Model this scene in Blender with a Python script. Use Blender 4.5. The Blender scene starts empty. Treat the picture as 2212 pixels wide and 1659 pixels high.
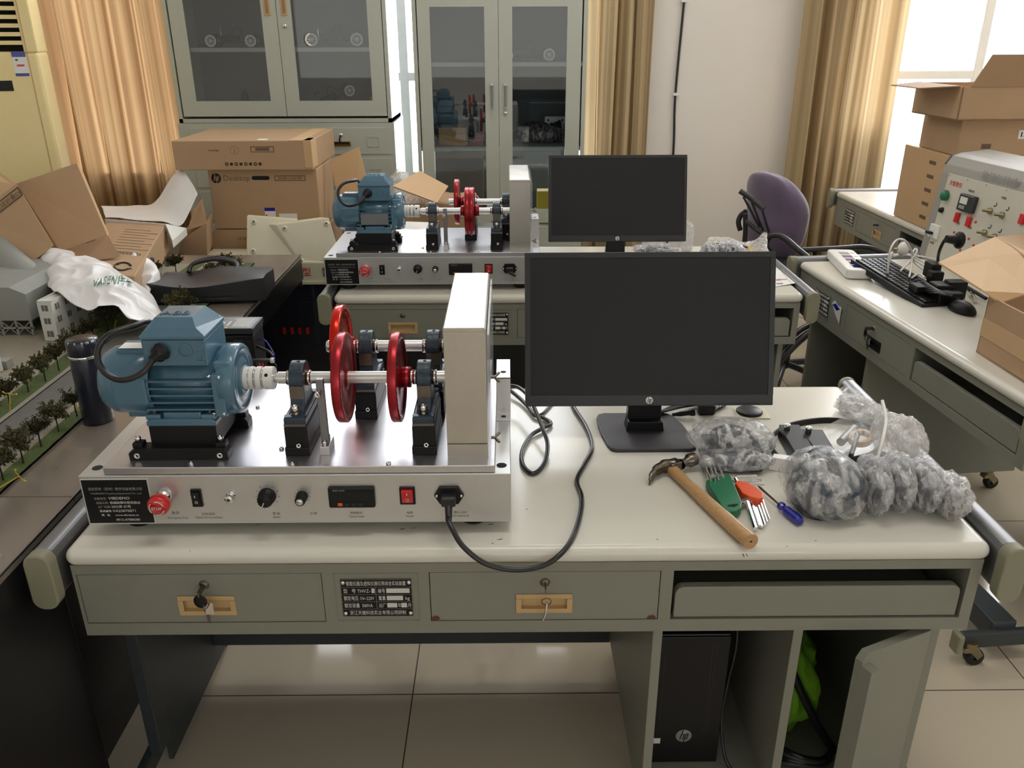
import bpy, bmesh, math, random
from mathutils import Vector, Matrix, noise
PI = math.pi
S = bpy.context.scene
COL = S.collection
random.seed(7)

# ---------------------------------------------------------------- camera
F_PX = 1784.2
PITCH, ROLL, YAW = math.radians(22.818), math.radians(0.1906), math.radians(-0.3447)
cam_d = bpy.data.cameras.new('camera')
cam = bpy.data.objects.new('camera', cam_d)
COL.objects.link(cam)
cam_d.sensor_fit = 'HORIZONTAL'
cam_d.sensor_width = 36.0
cam_d.lens = 36.0 * F_PX / 2212.0
cam_d.clip_start = 0.02
cam_d.clip_end = 200
_f = Vector((-math.sin(YAW), math.cos(YAW), 0)); _r = Vector((math.cos(YAW), math.sin(YAW), 0)); _z = Vector((0, 0, 1))
_fwd = _f * math.cos(PITCH) - _z * math.sin(PITCH)
_up = _f * math.sin(PITCH) + _z * math.cos(PITCH)
_rt = _r * math.cos(ROLL) - _up * math.sin(ROLL)
_up = _r * math.sin(ROLL) + _up * math.cos(ROLL)
M = Matrix.Identity(4)
for i in range(3):
    M[i][0] = _rt[i]; M[i][1] = _up[i]; M[i][2] = -_fwd[i]
M[0][3], M[1][3], M[2][3] = 0, 0, 1.5585
cam.matrix_world = M
S.camera = cam

# ---------------------------------------------------------------- light and exposure
S.view_settings.view_transform = 'Standard'
S.view_settings.look = 'None'
S.view_settings.exposure = 0.0
S.view_settings.gamma = 1.0
S.view_settings.use_curve_mapping = False
W = bpy.data.worlds.new('overcast_sky'); S.world = W; W.use_nodes = True
bg = W.node_tree.nodes['Background']
bg.inputs[0].default_value = (0.93, 0.97, 1.0, 1); bg.inputs[1].default_value = 5.0

def area(name, loc, rot, sx, sy, power, col=(1, 1, 1)):
    l = bpy.data.lights.new(name, 'AREA'); l.shape = 'RECTANGLE'; l.size = sx; l.size_y = sy
    l.energy = power; l.color = col
    o = bpy.data.objects.new(name, l); COL.objects.link(o); o.location = loc; o.rotation_euler = rot
    return o
# daylight entering by the two back windows (area lights lie in their openings)
area('daylight_back_left', (-1.05, 5.04, 1.82), (math.radians(-92), 0, 0), 3.2, 2.0, 88, (0.95, 0.97, 1.0))
area('daylight_back_right', (3.1, 5.02, 1.95), (math.radians(-88), 0, 0), 2.2, 1.8, 110, (0.95, 0.97, 1.0))
area('fill_light_rear', (-0.8, -3.9, 1.9), (math.radians(90), 0, 0), 4.5, 1.8, 15, (1.0, 0.99, 0.96))  # added fill behind the camera, not tied to any window
area('fill_light_front', (0.2, 1.2, 3.1), (0, 0, 0), 1.3, 0.25, 12, (1.0, 0.98, 0.93))  # added fill under the ceiling, no fixture known there
area('fill_light_back', (0.2, 3.8, 3.1), (0, 0, 0), 1.3, 0.25, 9, (1.0, 0.98, 0.93))  # second added ceiling fill, over the back half of the room

# ---------------------------------------------------------------- materials
def lin(c):
    return tuple((x / 12.92 if x <= 0.04045 else ((x + 0.055) / 1.055) ** 2.4) for x in [v / 255.0 for v in c])
MATS = {}
def mat(name, rgb, rough=0.5, metal=0.0, spec=0.5, alpha=1.0, trans=0.0, noise_amt=0.0, noise_scale=20.0, bump=0.0, bump_scale=60.0,
        emis=None, coat=0.0, stretch=(1, 1, 1), rough_var=0.0, aniso=0.0, sheen=0.0, ior=None):
    m = bpy.data.materials.new(name); m.use_nodes = True
    nt = m.node_tree; b = nt.nodes['Principled BSDF']
    c = lin(rgb)
    b.inputs['Base Color'].default_value = (*c, 1)
    b.inputs['Roughness'].default_value = rough
    b.inputs['Metallic'].default_value = metal
    b.inputs['Specular IOR Level'].default_value = spec
    b.inputs['Alpha'].default_value = alpha
    b.inputs['Transmission Weight'].default_value = trans
    if ior: b.inputs['IOR'].default_value = ior
    b.inputs['Coat Weight'].default_value = coat
    b.inputs['Sheen Weight'].default_value = sheen
    if emis:
        b.inputs['Emission Color'].default_value = (*lin(emis[0]), 1); b.inputs['Emission Strength'].default_value = emis[1]
    tc = nt.nodes.new('ShaderNodeTexCoord'); mp = nt.nodes.new('ShaderNodeMapping')
    mp.inputs['Scale'].default_value = stretch
    nt.links.new(tc.outputs['Object'], mp.inputs['Vector'])
    n = nt.nodes.new('ShaderNodeTexNoise'); n.inputs['Scale'].default_value = noise_scale; n.inputs['Detail'].default_value = 4
    nt.links.new(mp.outputs[0], n.inputs['Vector'])
    if noise_amt <= 0: noise_amt = 0.04
    r = nt.nodes.new('ShaderNodeMix'); r.data_type = 'RGBA'
    r.inputs[6].default_value = (*[x * (1 - noise_amt) for x in c], 1)
    r.inputs[7].default_value = (*[min(1, x * (1 + noise_amt)) for x in c], 1)
    nt.links.new(n.outputs['Fac'], r.inputs[0]); nt.links.new(r.outputs[2], b.inputs['Base Color'])
    if rough_var > 0:
        mr = nt.nodes.new('ShaderNodeMapRange'); mr.inputs['To Min'].default_value = max(0.02, rough - rough_var); mr.inputs['To Max'].default_value = min(1, rough + rough_var)
        nt.links.new(n.outputs['Fac'], mr.inputs[0]); nt.links.new(mr.outputs[0], b.inputs['Roughness'])
    if bump > 0:
        n2 = nt.nodes.new('ShaderNodeTexNoise'); n2.inputs['Scale'].default_value = bump_scale; n2.inputs['Detail'].default_value = 3
        nt.links.new(mp.outputs[0], n2.inputs['Vector'])
        bp = nt.nodes.new('ShaderNodeBump'); bp.inputs['Strength'].default_value = bump; bp.inputs['Distance'].default_value = 0.004
        nt.links.new(n2.outputs['Fac'], bp.inputs['Height']); nt.links.new(bp.outputs[0], b.inputs['Normal'])
    MATS[name] = m
    return m

m_lam = mat('cream_laminate', (224, 221, 210), 0.22, noise_amt=0.03, noise_scale=6, spec=0.45)
m_grey = mat('grey_green_paint', (136, 137, 125), 0.42, noise_amt=0.04, noise_scale=30, bump=0.05, bump_scale=300)
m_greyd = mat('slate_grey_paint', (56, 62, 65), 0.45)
m_cap = mat('olive_plastic_cap', (142, 140, 118), 0.5)
m_alu = mat('satin_aluminium', (140, 141, 144), 0.42, metal=0.9)
m_aluw = mat('bright_aluminium', (222, 222, 222), 0.35, metal=0.85)
m_plate = mat('brushed_aluminium_plate', (205, 204, 208), 0.34, metal=1.0, stretch=(1, 14, 1), noise_scale=60, rough_var=0.06)
m_panel = mat('anodised_silver_panel', (205, 205, 203), 0.38, metal=0.75, bump=0.03, bump_scale=400)
m_steel = mat('brushed_stainless', (196, 192, 184), 0.36, metal=1.0, bump=0.12, bump_scale=60, rough_var=0.1, noise_scale=10, noise_amt=0.08)
m_chrome = mat('polished_steel', (225, 225, 225), 0.1, metal=1.0)
m_iron = mat('worn_tool_steel', (120, 112, 104), 0.3, metal=1.0, noise_amt=0.15, noise_scale=80)
m_black = mat('black_anodised', (13, 14, 17), 0.42, spec=0.35)
m_blackp = mat('black_plastic', (16, 16, 18), 0.42, spec=0.35)
m_base = mat('dark_mauve_stand_plastic', (58, 56, 62), 0.5)
m_screen = mat('matt_monitor_screen', (22, 23, 24), 0.5, spec=0.35)
m_bezel = mat('monitor_bezel_black', (30, 32, 35), 0.45)
m_rubber = mat('black_rubber', (18, 18, 19), 0.55)
m_cable = mat('black_cable', (26, 26, 29), 0.32, spec=0.6)
m_motor = mat('blue_grey_enamel', (78, 116, 138), 0.25, spec=0.6, noise_amt=0.05, noise_scale=40, coat=0.2)
m_cast = mat('dark_blue_cast_iron', (40, 58, 72), 0.35, noise_amt=0.15, noise_scale=90, bump=0.25, bump_scale=140)
m_red = mat('red_anodised', (160, 40, 48), 0.3, metal=0.75, spec=0.6)
m_redb = mat('bright_red_anodised', (214, 44, 26), 0.2, metal=0.8)
m_redp = mat('red_plastic', (205, 30, 32), 0.2, coat=0.4)
m_white = mat('white_plastic', (232, 231, 226), 0.35)
m_offw = mat('white_print', (215, 215, 210), 0.6)
m_dark = mat('dark_recess', (14, 14, 14), 0.8)
m_tan = mat('tan_plastic', (200, 168, 120), 0.4)
m_orange = mat('orange_plastic', (240, 92, 40), 0.35)
m_green = mat('green_plastic', (22, 112, 74), 0.4)
m_bluep = mat('clear_blue_plastic', (22, 34, 150), 0.12, spec=0.7)
m_wall = mat('white_wall_paint', (234, 230, 224), 0.8, noise_amt=0.02, noise_scale=5, bump=0.06, bump_scale=120)
m_card = mat('cardboard', (182, 150, 116), 0.75, noise_amt=0.07, noise_scale=9, bump=0.05, bump_scale=200)
m_cardd = mat('dark_kraft_board', (160, 128, 96), 0.8, noise_amt=0.08, noise_scale=10)
m_cardl = mat('pale_kraft_board', (205, 170, 128), 0.7, noise_amt=0.06, noise_scale=9)
m_ink = mat('black_ink', (38, 33, 30), 0.7)
m_inkf = mat('faded_ink', (112, 90, 72), 0.8)
m_cab = mat('cabinet_grey_paint', (186, 190, 178), 0.35, noise_amt=0.02)
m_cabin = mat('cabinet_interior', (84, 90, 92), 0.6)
m_ivory = mat('ivory_paint', (226, 221, 196), 0.35)
m_acy = mat('yellowed_plastic', (248, 228, 166), 0.4)
m_paper = mat('white_paper', (238, 237, 233), 0.7)
m_bag = mat('white_polythene', (236, 235, 236), 0.35, spec=0.5, sheen=0.1)
m_leather = mat('black_leatherette', (34, 36, 40), 0.45, bump=0.2, bump_scale=260)
m_navy = mat('navy_enamel', (20, 26, 44), 0.3, coat=0.3)
m_purple = mat('purple_fabric', (104, 88, 112), 0.9, sheen=0.5, noise_amt=0.12, noise_scale=50, bump=0.2, bump_scale=300, stretch=(1, 1, 6))
m_chair = mat('dark_grey_metal', (52, 52, 54), 0.35)
m_wood = mat('ash_wood', (190, 150, 102), 0.4, noise_amt=0.28, noise_scale=22, stretch=(1, 12, 12))
m_grass = mat('model_grass', (88, 104, 58), 0.95, noise_amt=0.35, noise_scale=120, bump=0.8, bump_scale=400)
m_road = mat('model_asphalt', (112, 111, 106), 0.95, spec=0.05, noise_amt=0.15, noise_scale=60)
m_path = mat('model_pavement', (150, 143, 128), 0.9, noise_amt=0.12, noise_scale=60)
m_bark = mat('model_bark', (48, 38, 28), 0.9)
m_leaf = mat('model_foliage', (74, 72, 40), 0.95, noise_amt=0.5, noise_scale=90)
m_mgrey = mat('model_grey_paint', (146, 148, 142), 0.6)
m_mwhite = mat('model_white_paint', (212, 212, 206), 0.6)
m_yel = mat('yellow_paint', (216, 184, 60), 0.5)
m_tabm = mat('worn_table_metal', (142, 132, 122), 0.25, metal=0.35, noise_amt=0.12, noise_scale=4, rough_var=0.1)
m_tabb = mat('black_table_side', (22, 22, 25), 0.35)
m_tabs = mat('dull_metal_skirt', (72, 74, 74), 0.35, metal=0.6)
m_brass = mat('brass', (190, 150, 80), 0.3, metal=1.0)
m_zinc = mat('zinc_caster', (150, 140, 110), 0.3, metal=0.9)
m_lime = mat('lime_cloth', (126, 190, 40), 0.8, noise_amt=0.2, noise_scale=20)
m_teal = mat('teal_roof_sheet', (150, 196, 186), 0.6)

def wrap_mat(name, rgb, a_lo, a_hi, scale=26, stretch=(1, 1, 1), gloss=0.16):
    m = bpy.data.materials.new(name); m.use_nodes = True; nt = m.node_tree
    b = nt.nodes['Principled BSDF']; b.inputs['Base Color'].default_value = (*lin(rgb), 1)
    b.inputs['Roughness'].default_value = gloss; b.inputs['Specular IOR Level'].default_value = 0.9
    tc = nt.nodes.new('ShaderNodeTexCoord'); mp = nt.nodes.new('ShaderNodeMapping'); mp.inputs['Scale'].default_value = stretch
    n = nt.nodes.new('ShaderNodeTexNoise'); n.inputs['Scale'].default_value = scale; n.inputs['Detail'].default_value = 6; n.inputs['Distortion'].default_value = 1.6
    nt.links.new(tc.outputs['Object'], mp.inputs[0]); nt.links.new(mp.outputs[0], n.inputs['Vector'])
    r = nt.nodes.new('ShaderNodeMapRange'); r.inputs['From Min'].default_value = 0.35; r.inputs['From Max'].default_value = 0.68
    r.inputs['To Min'].default_value = a_lo; r.inputs['To Max'].default_value = a_hi
    nt.links.new(n.outputs['Fac'], r.inputs[0]); nt.links.new(r.outputs[0], b.inputs['Alpha'])
    bp = nt.nodes.new('ShaderNodeBump'); bp.inputs['Strength'].default_value = 1.0; bp.inputs['Distance'].default_value = 0.012
    nt.links.new(n.outputs['Fac'], bp.inputs['Height']); nt.links.new(bp.outputs[0], b.inputs['Normal'])
    MATS[name] = m; return m
def film_mat(name, rgb, lo, hi, scale, stretch, trans=0.55):
    m = bpy.data.materials.new(name); m.use_nodes = True; nt = m.node_tree
    for n in list(nt.nodes): nt.nodes.remove(n)
    out = nt.nodes.new('ShaderNodeOutputMaterial'); mix = nt.nodes.new('ShaderNodeMixShader'); m2 = nt.nodes.new('ShaderNodeMixShader'); m3 = nt.nodes.new('ShaderNodeMixShader')
    tr = nt.nodes.new('ShaderNodeBsdfTransparent'); di = nt.nodes.new('ShaderNodeBsdfDiffuse'); tl = nt.nodes.new('ShaderNodeBsdfTranslucent'); gl = nt.nodes.new('ShaderNodeBsdfGlossy')
    for d in (di, tl): d.inputs[0].default_value = (*lin(rgb), 1)
    gl.inputs['Roughness'].default_value = 0.1
    tc = nt.nodes.new('ShaderNodeTexCoord'); mp = nt.nodes.new('ShaderNodeMapping'); mp.inputs['Scale'].default_value = stretch; mp.inputs['Rotation'].default_value = (0.3, 0.5, 0.2)
    n = nt.nodes.new('ShaderNodeTexNoise'); n.inputs['Scale'].default_value = scale; n.inputs['Detail'].default_value = 5; n.inputs['Distortion'].default_value = 2.2
    nt.links.new(tc.outputs['Object'], mp.inputs[0]); nt.links.new(mp.outputs[0], n.inputs['Vector'])
    r = nt.nodes.new('ShaderNodeMapRange'); r.inputs['From Min'].default_value = 0.42; r.inputs['From Max'].default_value = 0.66; r.inputs['To Min'].default_value = lo; r.inputs['To Max'].default_value = hi
    nt.links.new(n.outputs['Fac'], r.inputs[0]); nt.links.new(r.outputs[0], mix.inputs[0])
    bp = nt.nodes.new('ShaderNodeBump'); bp.inputs['Strength'].default_value = 1.0; bp.inputs['Distance'].default_value = 0.01; nt.links.new(n.outputs['Fac'], bp.inputs['Height'])
    for d in (di, tl, gl): nt.links.new(bp.outputs[0], d.inputs['Normal'])
    m2.inputs[0].default_value = trans; nt.links.new(di.outputs[0], m2.inputs[1]); nt.links.new(tl.outputs[0], m2.inputs[2])
    m3.inputs[0].default_value = 0.36; nt.links.new(m2.outputs[0], m3.inputs[1]); nt.links.new(gl.outputs[0], m3.inputs[2])
    nt.links.new(tr.outputs[0], mix.inputs[1]); nt.links.new(m3.outputs[0], mix.inputs[2]); nt.links.new(mix.outputs[0], out.inputs[0])
    MATS[name] = m; return m
m_film = film_mat('crinkled_clear_film', (250, 250, 252), 0.12, 0.8, 24, (1.0, 1.0, 0.42))
m_filmw = film_mat('crinkled_pale_film', (250, 246, 242), 0.3, 0.9, 30, (1.0, 1.0, 0.6))
m_clear = wrap_mat('clear_bag_plastic', (200, 200, 198), 0.12, 0.4, 8)
m_plexi = wrap_mat('clear_acrylic', (215, 220, 222), 0.22, 0.3, 2)
def glass_mat(name, a, rgb=(150, 160, 170), rough=0.02):
    m = bpy.data.materials.new(name); m.use_nodes = True; nt = m.node_tree
    for n in list(nt.nodes): nt.nodes.remove(n)
    out = nt.nodes.new('ShaderNodeOutputMaterial'); mix = nt.nodes.new('ShaderNodeMixShader')
    t = nt.nodes.new('ShaderNodeBsdfTransparent'); t.inputs[0].default_value = (*lin(rgb), 1)
    g = nt.nodes.new('ShaderNodeBsdfGlossy'); g.inputs['Roughness'].default_value = rough
    fr = nt.nodes.new('ShaderNodeFresnel'); fr.inputs[0].default_value = 1.5
    ad = nt.nodes.new('ShaderNodeMath'); ad.operation = 'ADD'; ad.inputs[1].default_value = a
    nt.links.new(fr.outputs[0], ad.inputs[0]); nt.links.new(ad.outputs[0], mix.inputs[0])
    nt.links.new(t.outputs[0], mix.inputs[1]); nt.links.new(g.outputs[0], mix.inputs[2]); nt.links.new(mix.outputs[0], out.inputs[0])
    return m
m_glass = glass_mat('cabinet_glass', 0.05, (242, 246, 248))
m_wglass = glass_mat('window_glass', 0.0, (250, 252, 255))

def curtain_mat(name, base, dark, glow):
    m = bpy.data.materials.new(name); m.use_nodes = True; nt = m.node_tree
    for n in list(nt.nodes): nt.nodes.remove(n)
    out = nt.nodes.new('ShaderNodeOutputMaterial'); mix = nt.nodes.new('ShaderNodeMixShader'); mix.inputs[0].default_value = glow
    d = nt.nodes.new('ShaderNodeBsdfDiffuse'); t = nt.nodes.new('ShaderNodeBsdfTranslucent')
    uv = nt.nodes.new('ShaderNodeUVMap'); sp = nt.nodes.new('ShaderNodeSeparateXYZ')
    w = nt.nodes.new('ShaderNodeTexNoise'); w.noise_dimensions = '1D'; w.inputs['Scale'].default_value = 26; w.inputs['Detail'].default_value = 5
    w2 = nt.nodes.new('ShaderNodeTexNoise'); w2.inputs['Scale'].default_value = 300
    nt.links.new(uv.outputs[0], sp.inputs[0]); nt.links.new(sp.outputs[0], w.inputs['W'])
    mx = nt.nodes.new('ShaderNodeMix'); mx.data_type = 'RGBA'
    mr = nt.nodes.new('ShaderNodeMapRange'); mr.inputs['From Min'].default_value = 0.35; mr.inputs['From Max'].default_value = 0.65
    nt.links.new(w.outputs[0], mr.inputs[0]); nt.links.new(mr.outputs[0], mx.inputs[0])
    mx.inputs[6].default_value = (*lin(dark), 1); mx.inputs[7].default_value = (*lin(base), 1)
    nt.links.new(mx.outputs[2], d.inputs[0]); nt.links.new(mx.outputs[2], t.inputs[0])
    nt.links.new(d.outputs[0], mix.inputs[1]); nt.links.new(t.outputs[0], mix.inputs[2]); nt.links.new(mix.outputs[0], out.inputs[0])
    return m
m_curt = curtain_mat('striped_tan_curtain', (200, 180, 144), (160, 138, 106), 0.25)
m_curtl = curtain_mat('glow_tinted_tan_curtain', (184, 152, 112), (138, 108, 76), 0.27)  # warmer copy of the cloth, window glow put into its colour

def tile_mat():
    m = bpy.data.materials.new('polished_floor_tile'); m.use_nodes = True; nt = m.node_tree; b = nt.nodes['Principled BSDF']
    tc = nt.nodes.new('ShaderNodeTexCoord'); mp = nt.nodes.new('ShaderNodeMapping'); mp.inputs['Location'].default_value = (0.248, -1.65, 0)
    br = nt.nodes.new('ShaderNodeTexBrick'); br.offset = 0.0; br.squash = 1.0
    br.inputs['Scale'].default_value = 1.0; br.inputs['Brick Width'].default_value = 0.8; br.inputs['Row Height'].default_value = 0.8
    br.inputs['Mortar Size'].default_value = 0.0018; br.inputs['Mortar Smooth'].default_value = 0.1
    br.inputs['Color1'].default_value = (*lin((216, 204, 182)), 1); br.inputs['Color2'].default_value = (*lin((210, 198, 178)), 1)
    br.inputs['Mortar'].default_value = (*lin((96, 84, 70)), 1)
    nt.links.new(tc.outputs['Object'], mp.inputs[0]); nt.links.new(mp.outputs[0], br.inputs['Vector'])
    nt.links.new(br.outputs['Color'], b.inputs['Base Color']); b.inputs['Roughness'].default_value = 0.07; b.inputs['Specular IOR Level'].default_value = 0.6
    return m
m_tile = tile_mat()

# ---------------------------------------------------------------- mesh builder
class MB:
    def __init__(s): s.v = []; s.f = []; s.m = []; s.s = []; s.uv = None
    def add(s, vs, fs, m, smooth=False, T=None):
        o = len(s.v)
        for v in vs:
            v = Vector(v)
            s.v.append(T @ v if T is not None else v)
        for f in fs:
            s.f.append([o + i for i in f]); s.m.append(m); s.s.append(smooth)
        return s
    def bm(s, b, m, smooth=False, T=None):
        b.verts.index_update()
        s.add([v.co.copy() for v in b.verts], [[v.index for v in f.verts] for f in b.faces], m, smooth, T); b.free(); return s
    def box(s, x0, x1, y0, y1, z0, z1, m, bev=0.0, seg=2, T=None):
        b = bmesh.new(); bmesh.ops.create_cube(b, size=1)
        for v in b.verts:
            v.co = Vector(((x0 + x1) / 2 + v.co.x * (x1 - x0), (y0 + y1) / 2 + v.co.y * (y1 - y0), (z0 + z1) / 2 + v.co.z * (z1 - z0)))
        if bev > 0: bmesh.ops.bevel(b, geom=b.edges[:], offset=bev, segments=seg, profile=0.5, affect='EDGES')
        return s.bm(b, m, False, T)
    def cyl(s, p0, p1, r0, m, r1=None, n=24, caps=True, smooth=True):
        p0 = Vector(p0); p1 = Vector(p1); r1 = r0 if r1 is None else r1
        d = (p1 - p0).normalized(); a = d.orthogonal().normalized(); c = d.cross(a)
        vs = []
        for p, r in ((p0, r0), (p1, r1)):
            for i in range(n):
                t = 2 * PI * i / n; vs.append(p + (a * math.cos(t) + c * math.sin(t)) * r)
        s.add(vs, [[i, (i + 1) % n, n + (i + 1) % n, n + i] for i in range(n)], m, smooth)
        if caps:
            s.add(vs, [list(range(n))[::-1], list(range(n, 2 * n))], m, False)
        return s
    def lathe(s, prof, o, ax, m, n=32, smooth=True, ph=0.0, arc=2 * PI):
        o = Vector(o); d = Vector(ax).normalized(); a = d.orthogonal().normalized(); c = d.cross(a)
        vs = []; full = abs(arc - 2 * PI) < 1e-6; k = n if full else n + 1
        for r, h in prof:
            for i in range(k):
                t = ph + arc * i / n; vs.append(o + d * h + (a * math.cos(t) + c * math.sin(t)) * r)
        fs = []
        for j in range(len(prof) - 1):
            for i in range(n):
                i2 = (i + 1) % k
                fs.append([j * k + i, j * k + i2, (j + 1) * k + i2, (j + 1) * k + i])
        return s.add(vs, fs, m, smooth)
    def tube(s, pts, r, m, n=8, closed=False, smooth=True, caps=True, res=0, flat=None):
        P = [Vector(p) for p in pts]
        if res: P = spline(P, res, closed)
        k = len(P); vs = []; rr = r if isinstance(r, (list, tuple)) else None
        up = None
        for i, p in enumerate(P):
            a = P[(i - 1) % k] if (closed or i > 0) else P[i]; b = P[(i + 1) % k] if (closed or i < k - 1) else P[i]
            t = (b - a)
            t = t.normalized() if t.length > 1e-9 else Vector((0, 0, 1))
            if up is None: up = t.orthogonal().normalized() if flat is None else Vector(flat)
            up = (up - t * up.dot(t))
            up = up.normalized() if up.length > 1e-6 else t.orthogonal().normalized()
            w = t.cross(up)
            ri = rr[min(len(rr) - 1, int(i / max(1, k - 1) * (len(rr) - 1) + 0.5))] if rr else r
            for j in range(n):
                q = 2 * PI * j / n; vs.append(p + (up * math.cos(q) + w * math.sin(q)) * ri)
        fs = []
        for i in range(k if closed else k - 1):
            i2 = (i + 1) % k
            for j in range(n): fs.append([i * n + j, i * n + (j + 1) % n, i2 * n + (j + 1) % n, i2 * n + j])
        s.add(vs, fs, m, smooth)
        if caps and not closed: s.add(vs, [list(range(n))[::-1], list(range((k - 1) * n, k * n))], m, False)
        return s
    def prism(s, poly, ax, a0, a1, m, bev=0.0, T=None):
        b = bmesh.new()
        def mk(u, v, a): return {'x': (a, u, v), 'y': (u, a, v), 'z': (u, v, a)}[ax]
        lo = [b.verts.new(mk(u, v, a0)) for u, v in poly]; hi = [b.verts.new(mk(u, v, a1)) for u, v in poly]
        n = len(poly)
        b.faces.new(lo); b.faces.new(hi[::-1])
        for i in range(n): b.faces.new([lo[i], hi[i], hi[(i + 1) % n], lo[(i + 1) % n]])
        bmesh.ops.recalc_face_normals(b, faces=b.faces[:])
        if bev > 0: bmesh.ops.bevel(b, geom=b.edges[:], offset=bev, segments=2, profile=0.5, affect='EDGES')
        return s.bm(b, m, False, T)
    def ell(s, c, r, m, nu=20, nv=12, T=None, fn=None):
        vs = []; c = Vector(c)
        for j in range(nv + 1):
            t = PI * j / nv
            for i in range(nu):
                p = 2 * PI * i / nu
                d = Vector((math.sin(t) * math.cos(p), math.sin(t) * math.sin(p), math.cos(t)))
                k = fn(d) if fn else 1.0
                vs.append(c + Vector((d.x * r[0], d.y * r[1], d.z * r[2])) * k)
        fs = []
        for j in range(nv):
            for i in range(nu): fs.append([j * nu + i, (j + 1) * nu + i, (j + 1) * nu + (i + 1) % nu, j * nu + (i + 1) % nu])
        return s.add(vs, fs, m, True, T)
    def grid(s, fn, nu, nv, m, smooth=True, thick=0.0, uv=False):
        vs = [Vector(fn(i / nu, j / nv)) for j in range(nv + 1) for i in range(nu + 1)]
        fs = [[j * (nu + 1) + i, j * (nu + 1) + i + 1, (j + 1) * (nu + 1) + i + 1, (j + 1) * (nu + 1) + i] for j in range(nv) for i in range(nu)]
        if uv: s.uv = [(i / nu, j / nv) for j in range(nv + 1) for i in range(nu + 1)]
        return s.add(vs, fs, m, smooth)
    def quad(s, a, b, c, d, m): return s.add([a, b, c, d], [[0, 1, 2, 3]], m)
    def text(s, t, size, o, ux, uy, m, align='LEFT', ext=0.0003, sx=1.0, fit=None):
        cu = bpy.data.curves.new('t', 'FONT'); cu.body = t; cu.size = size; cu.align_x = align; cu.extrude = ext; cu.resolution_u = 2
        ob = bpy.data.objects.new('t', cu); COL.objects.link(ob)
        me = bpy.data.meshes.new_from_object(ob, depsgraph=bpy.context.evaluated_depsgraph_get())
        ux = Vector(ux).normalized(); uy = Vector(uy).normalized(); uz = ux.cross(uy)
        o = Vector(o)
        if fit and len(me.vertices): sx = fit / max(1e-6, max(v.co.x for v in me.vertices) - min(v.co.x for v in me.vertices))
        s.add([o + ux * v.co.x * sx + uy * v.co.y + uz * (v.co.z + ext) for v in me.vertices], [list(p.vertices) for p in me.polygons], m)
        bpy.data.objects.remove(ob); bpy.data.curves.remove(cu); bpy.data.meshes.remove(me)
        return s
    def build(s, name, parent=None, loc=None, rot=None):
        me = bpy.data.meshes.new(name)
        me.from_pydata([tuple(v) for v in s.v], [], s.f)
        ms = []
        for m in s.m:
            if m not in ms: ms.append(m)
        for m in ms: me.materials.append(m)
        idx = {m: i for i, m in enumerate(ms)}
        me.polygons.foreach_set('material_index', [idx[m] for m in s.m])
        me.polygons.foreach_set('use_smooth', s.s)
        if s.uv:
            l = me.uv_layers.new(name='uv')
            for lp in me.loops: l.data[lp.index].uv = s.uv[lp.vertex_index]
        me.update(); me.validate()
        o = bpy.data.objects.new(name, me); COL.objects.link(o)
        if parent is not None: o.parent = parent
        if loc is not None: o.location = loc
        if rot is not None: o.rotation_euler = rot
        return o

def spline(P, res, closed=False):
    out = []; k = len(P)
    rng = range(k) if closed else range(k - 1)
    for i in rng:
        p0 = P[(i - 1) % k] if (closed or i > 0) else P[0]; p1 = P[i]; p2 = P[(i + 1) % k]; p3 = P[(i + 2) % k] if (closed or i < k - 2) else P[-1]
        for j in range(res):
            t = j / res
            out.append(0.5 * ((2 * p1) + (-p0 + p2) * t + (2 * p0 - 5 * p1 + 4 * p2 - p3) * t * t + (-p0 + 3 * p1 - 3 * p2 + p3) * t ** 3))
    if not closed: out.append(P[-1])
    return out

def tag(o, label=None, cat=None, group=None, kind=None):
    if label: o['label'] = label
    if cat: o['category'] = cat
    if group: o['group'] = group
    if kind: o['kind'] = kind
    return o
def thing(name, label, cat, loc=(0, 0, 0), rotz=0.0, group=None, rot=None):
    o = bpy.data.objects.new(name, None); COL.objects.link(o); o.empty_display_size = 0.05
    o.location = loc; o.rotation_euler = rot if rot else (0, 0, rotz)
    return tag(o, label, cat, group)
def struct(name, mb, loc=None):
    o = mb.build(name, None, loc); o['kind'] = 'structure'; return o
def copy_tree(o, parent=None):
    c = o.copy(); COL.objects.link(c)
    if parent is not None: c.parent = parent
    for ch in list(o.children): copy_tree(ch, c)
    return c
def bolt(mb, c, ax, r=0.005, h=0.006, m=None):
    c = Vector(c); d = Vector(ax).normalized(); m = m or m_chrome
    mb.lathe([(0, 0), (r * 1.0, 0), (r, h * 0.9), (r * 0.85, h), (r * 0.5, h), (r * 0.5, h * 0.4), (0, h * 0.4)], c, d, m, n=12)
    mb.lathe([(0, h * 0.41), (r * 0.48, h * 0.41)], c, d, m_dark, n=6)
    return mb

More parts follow.
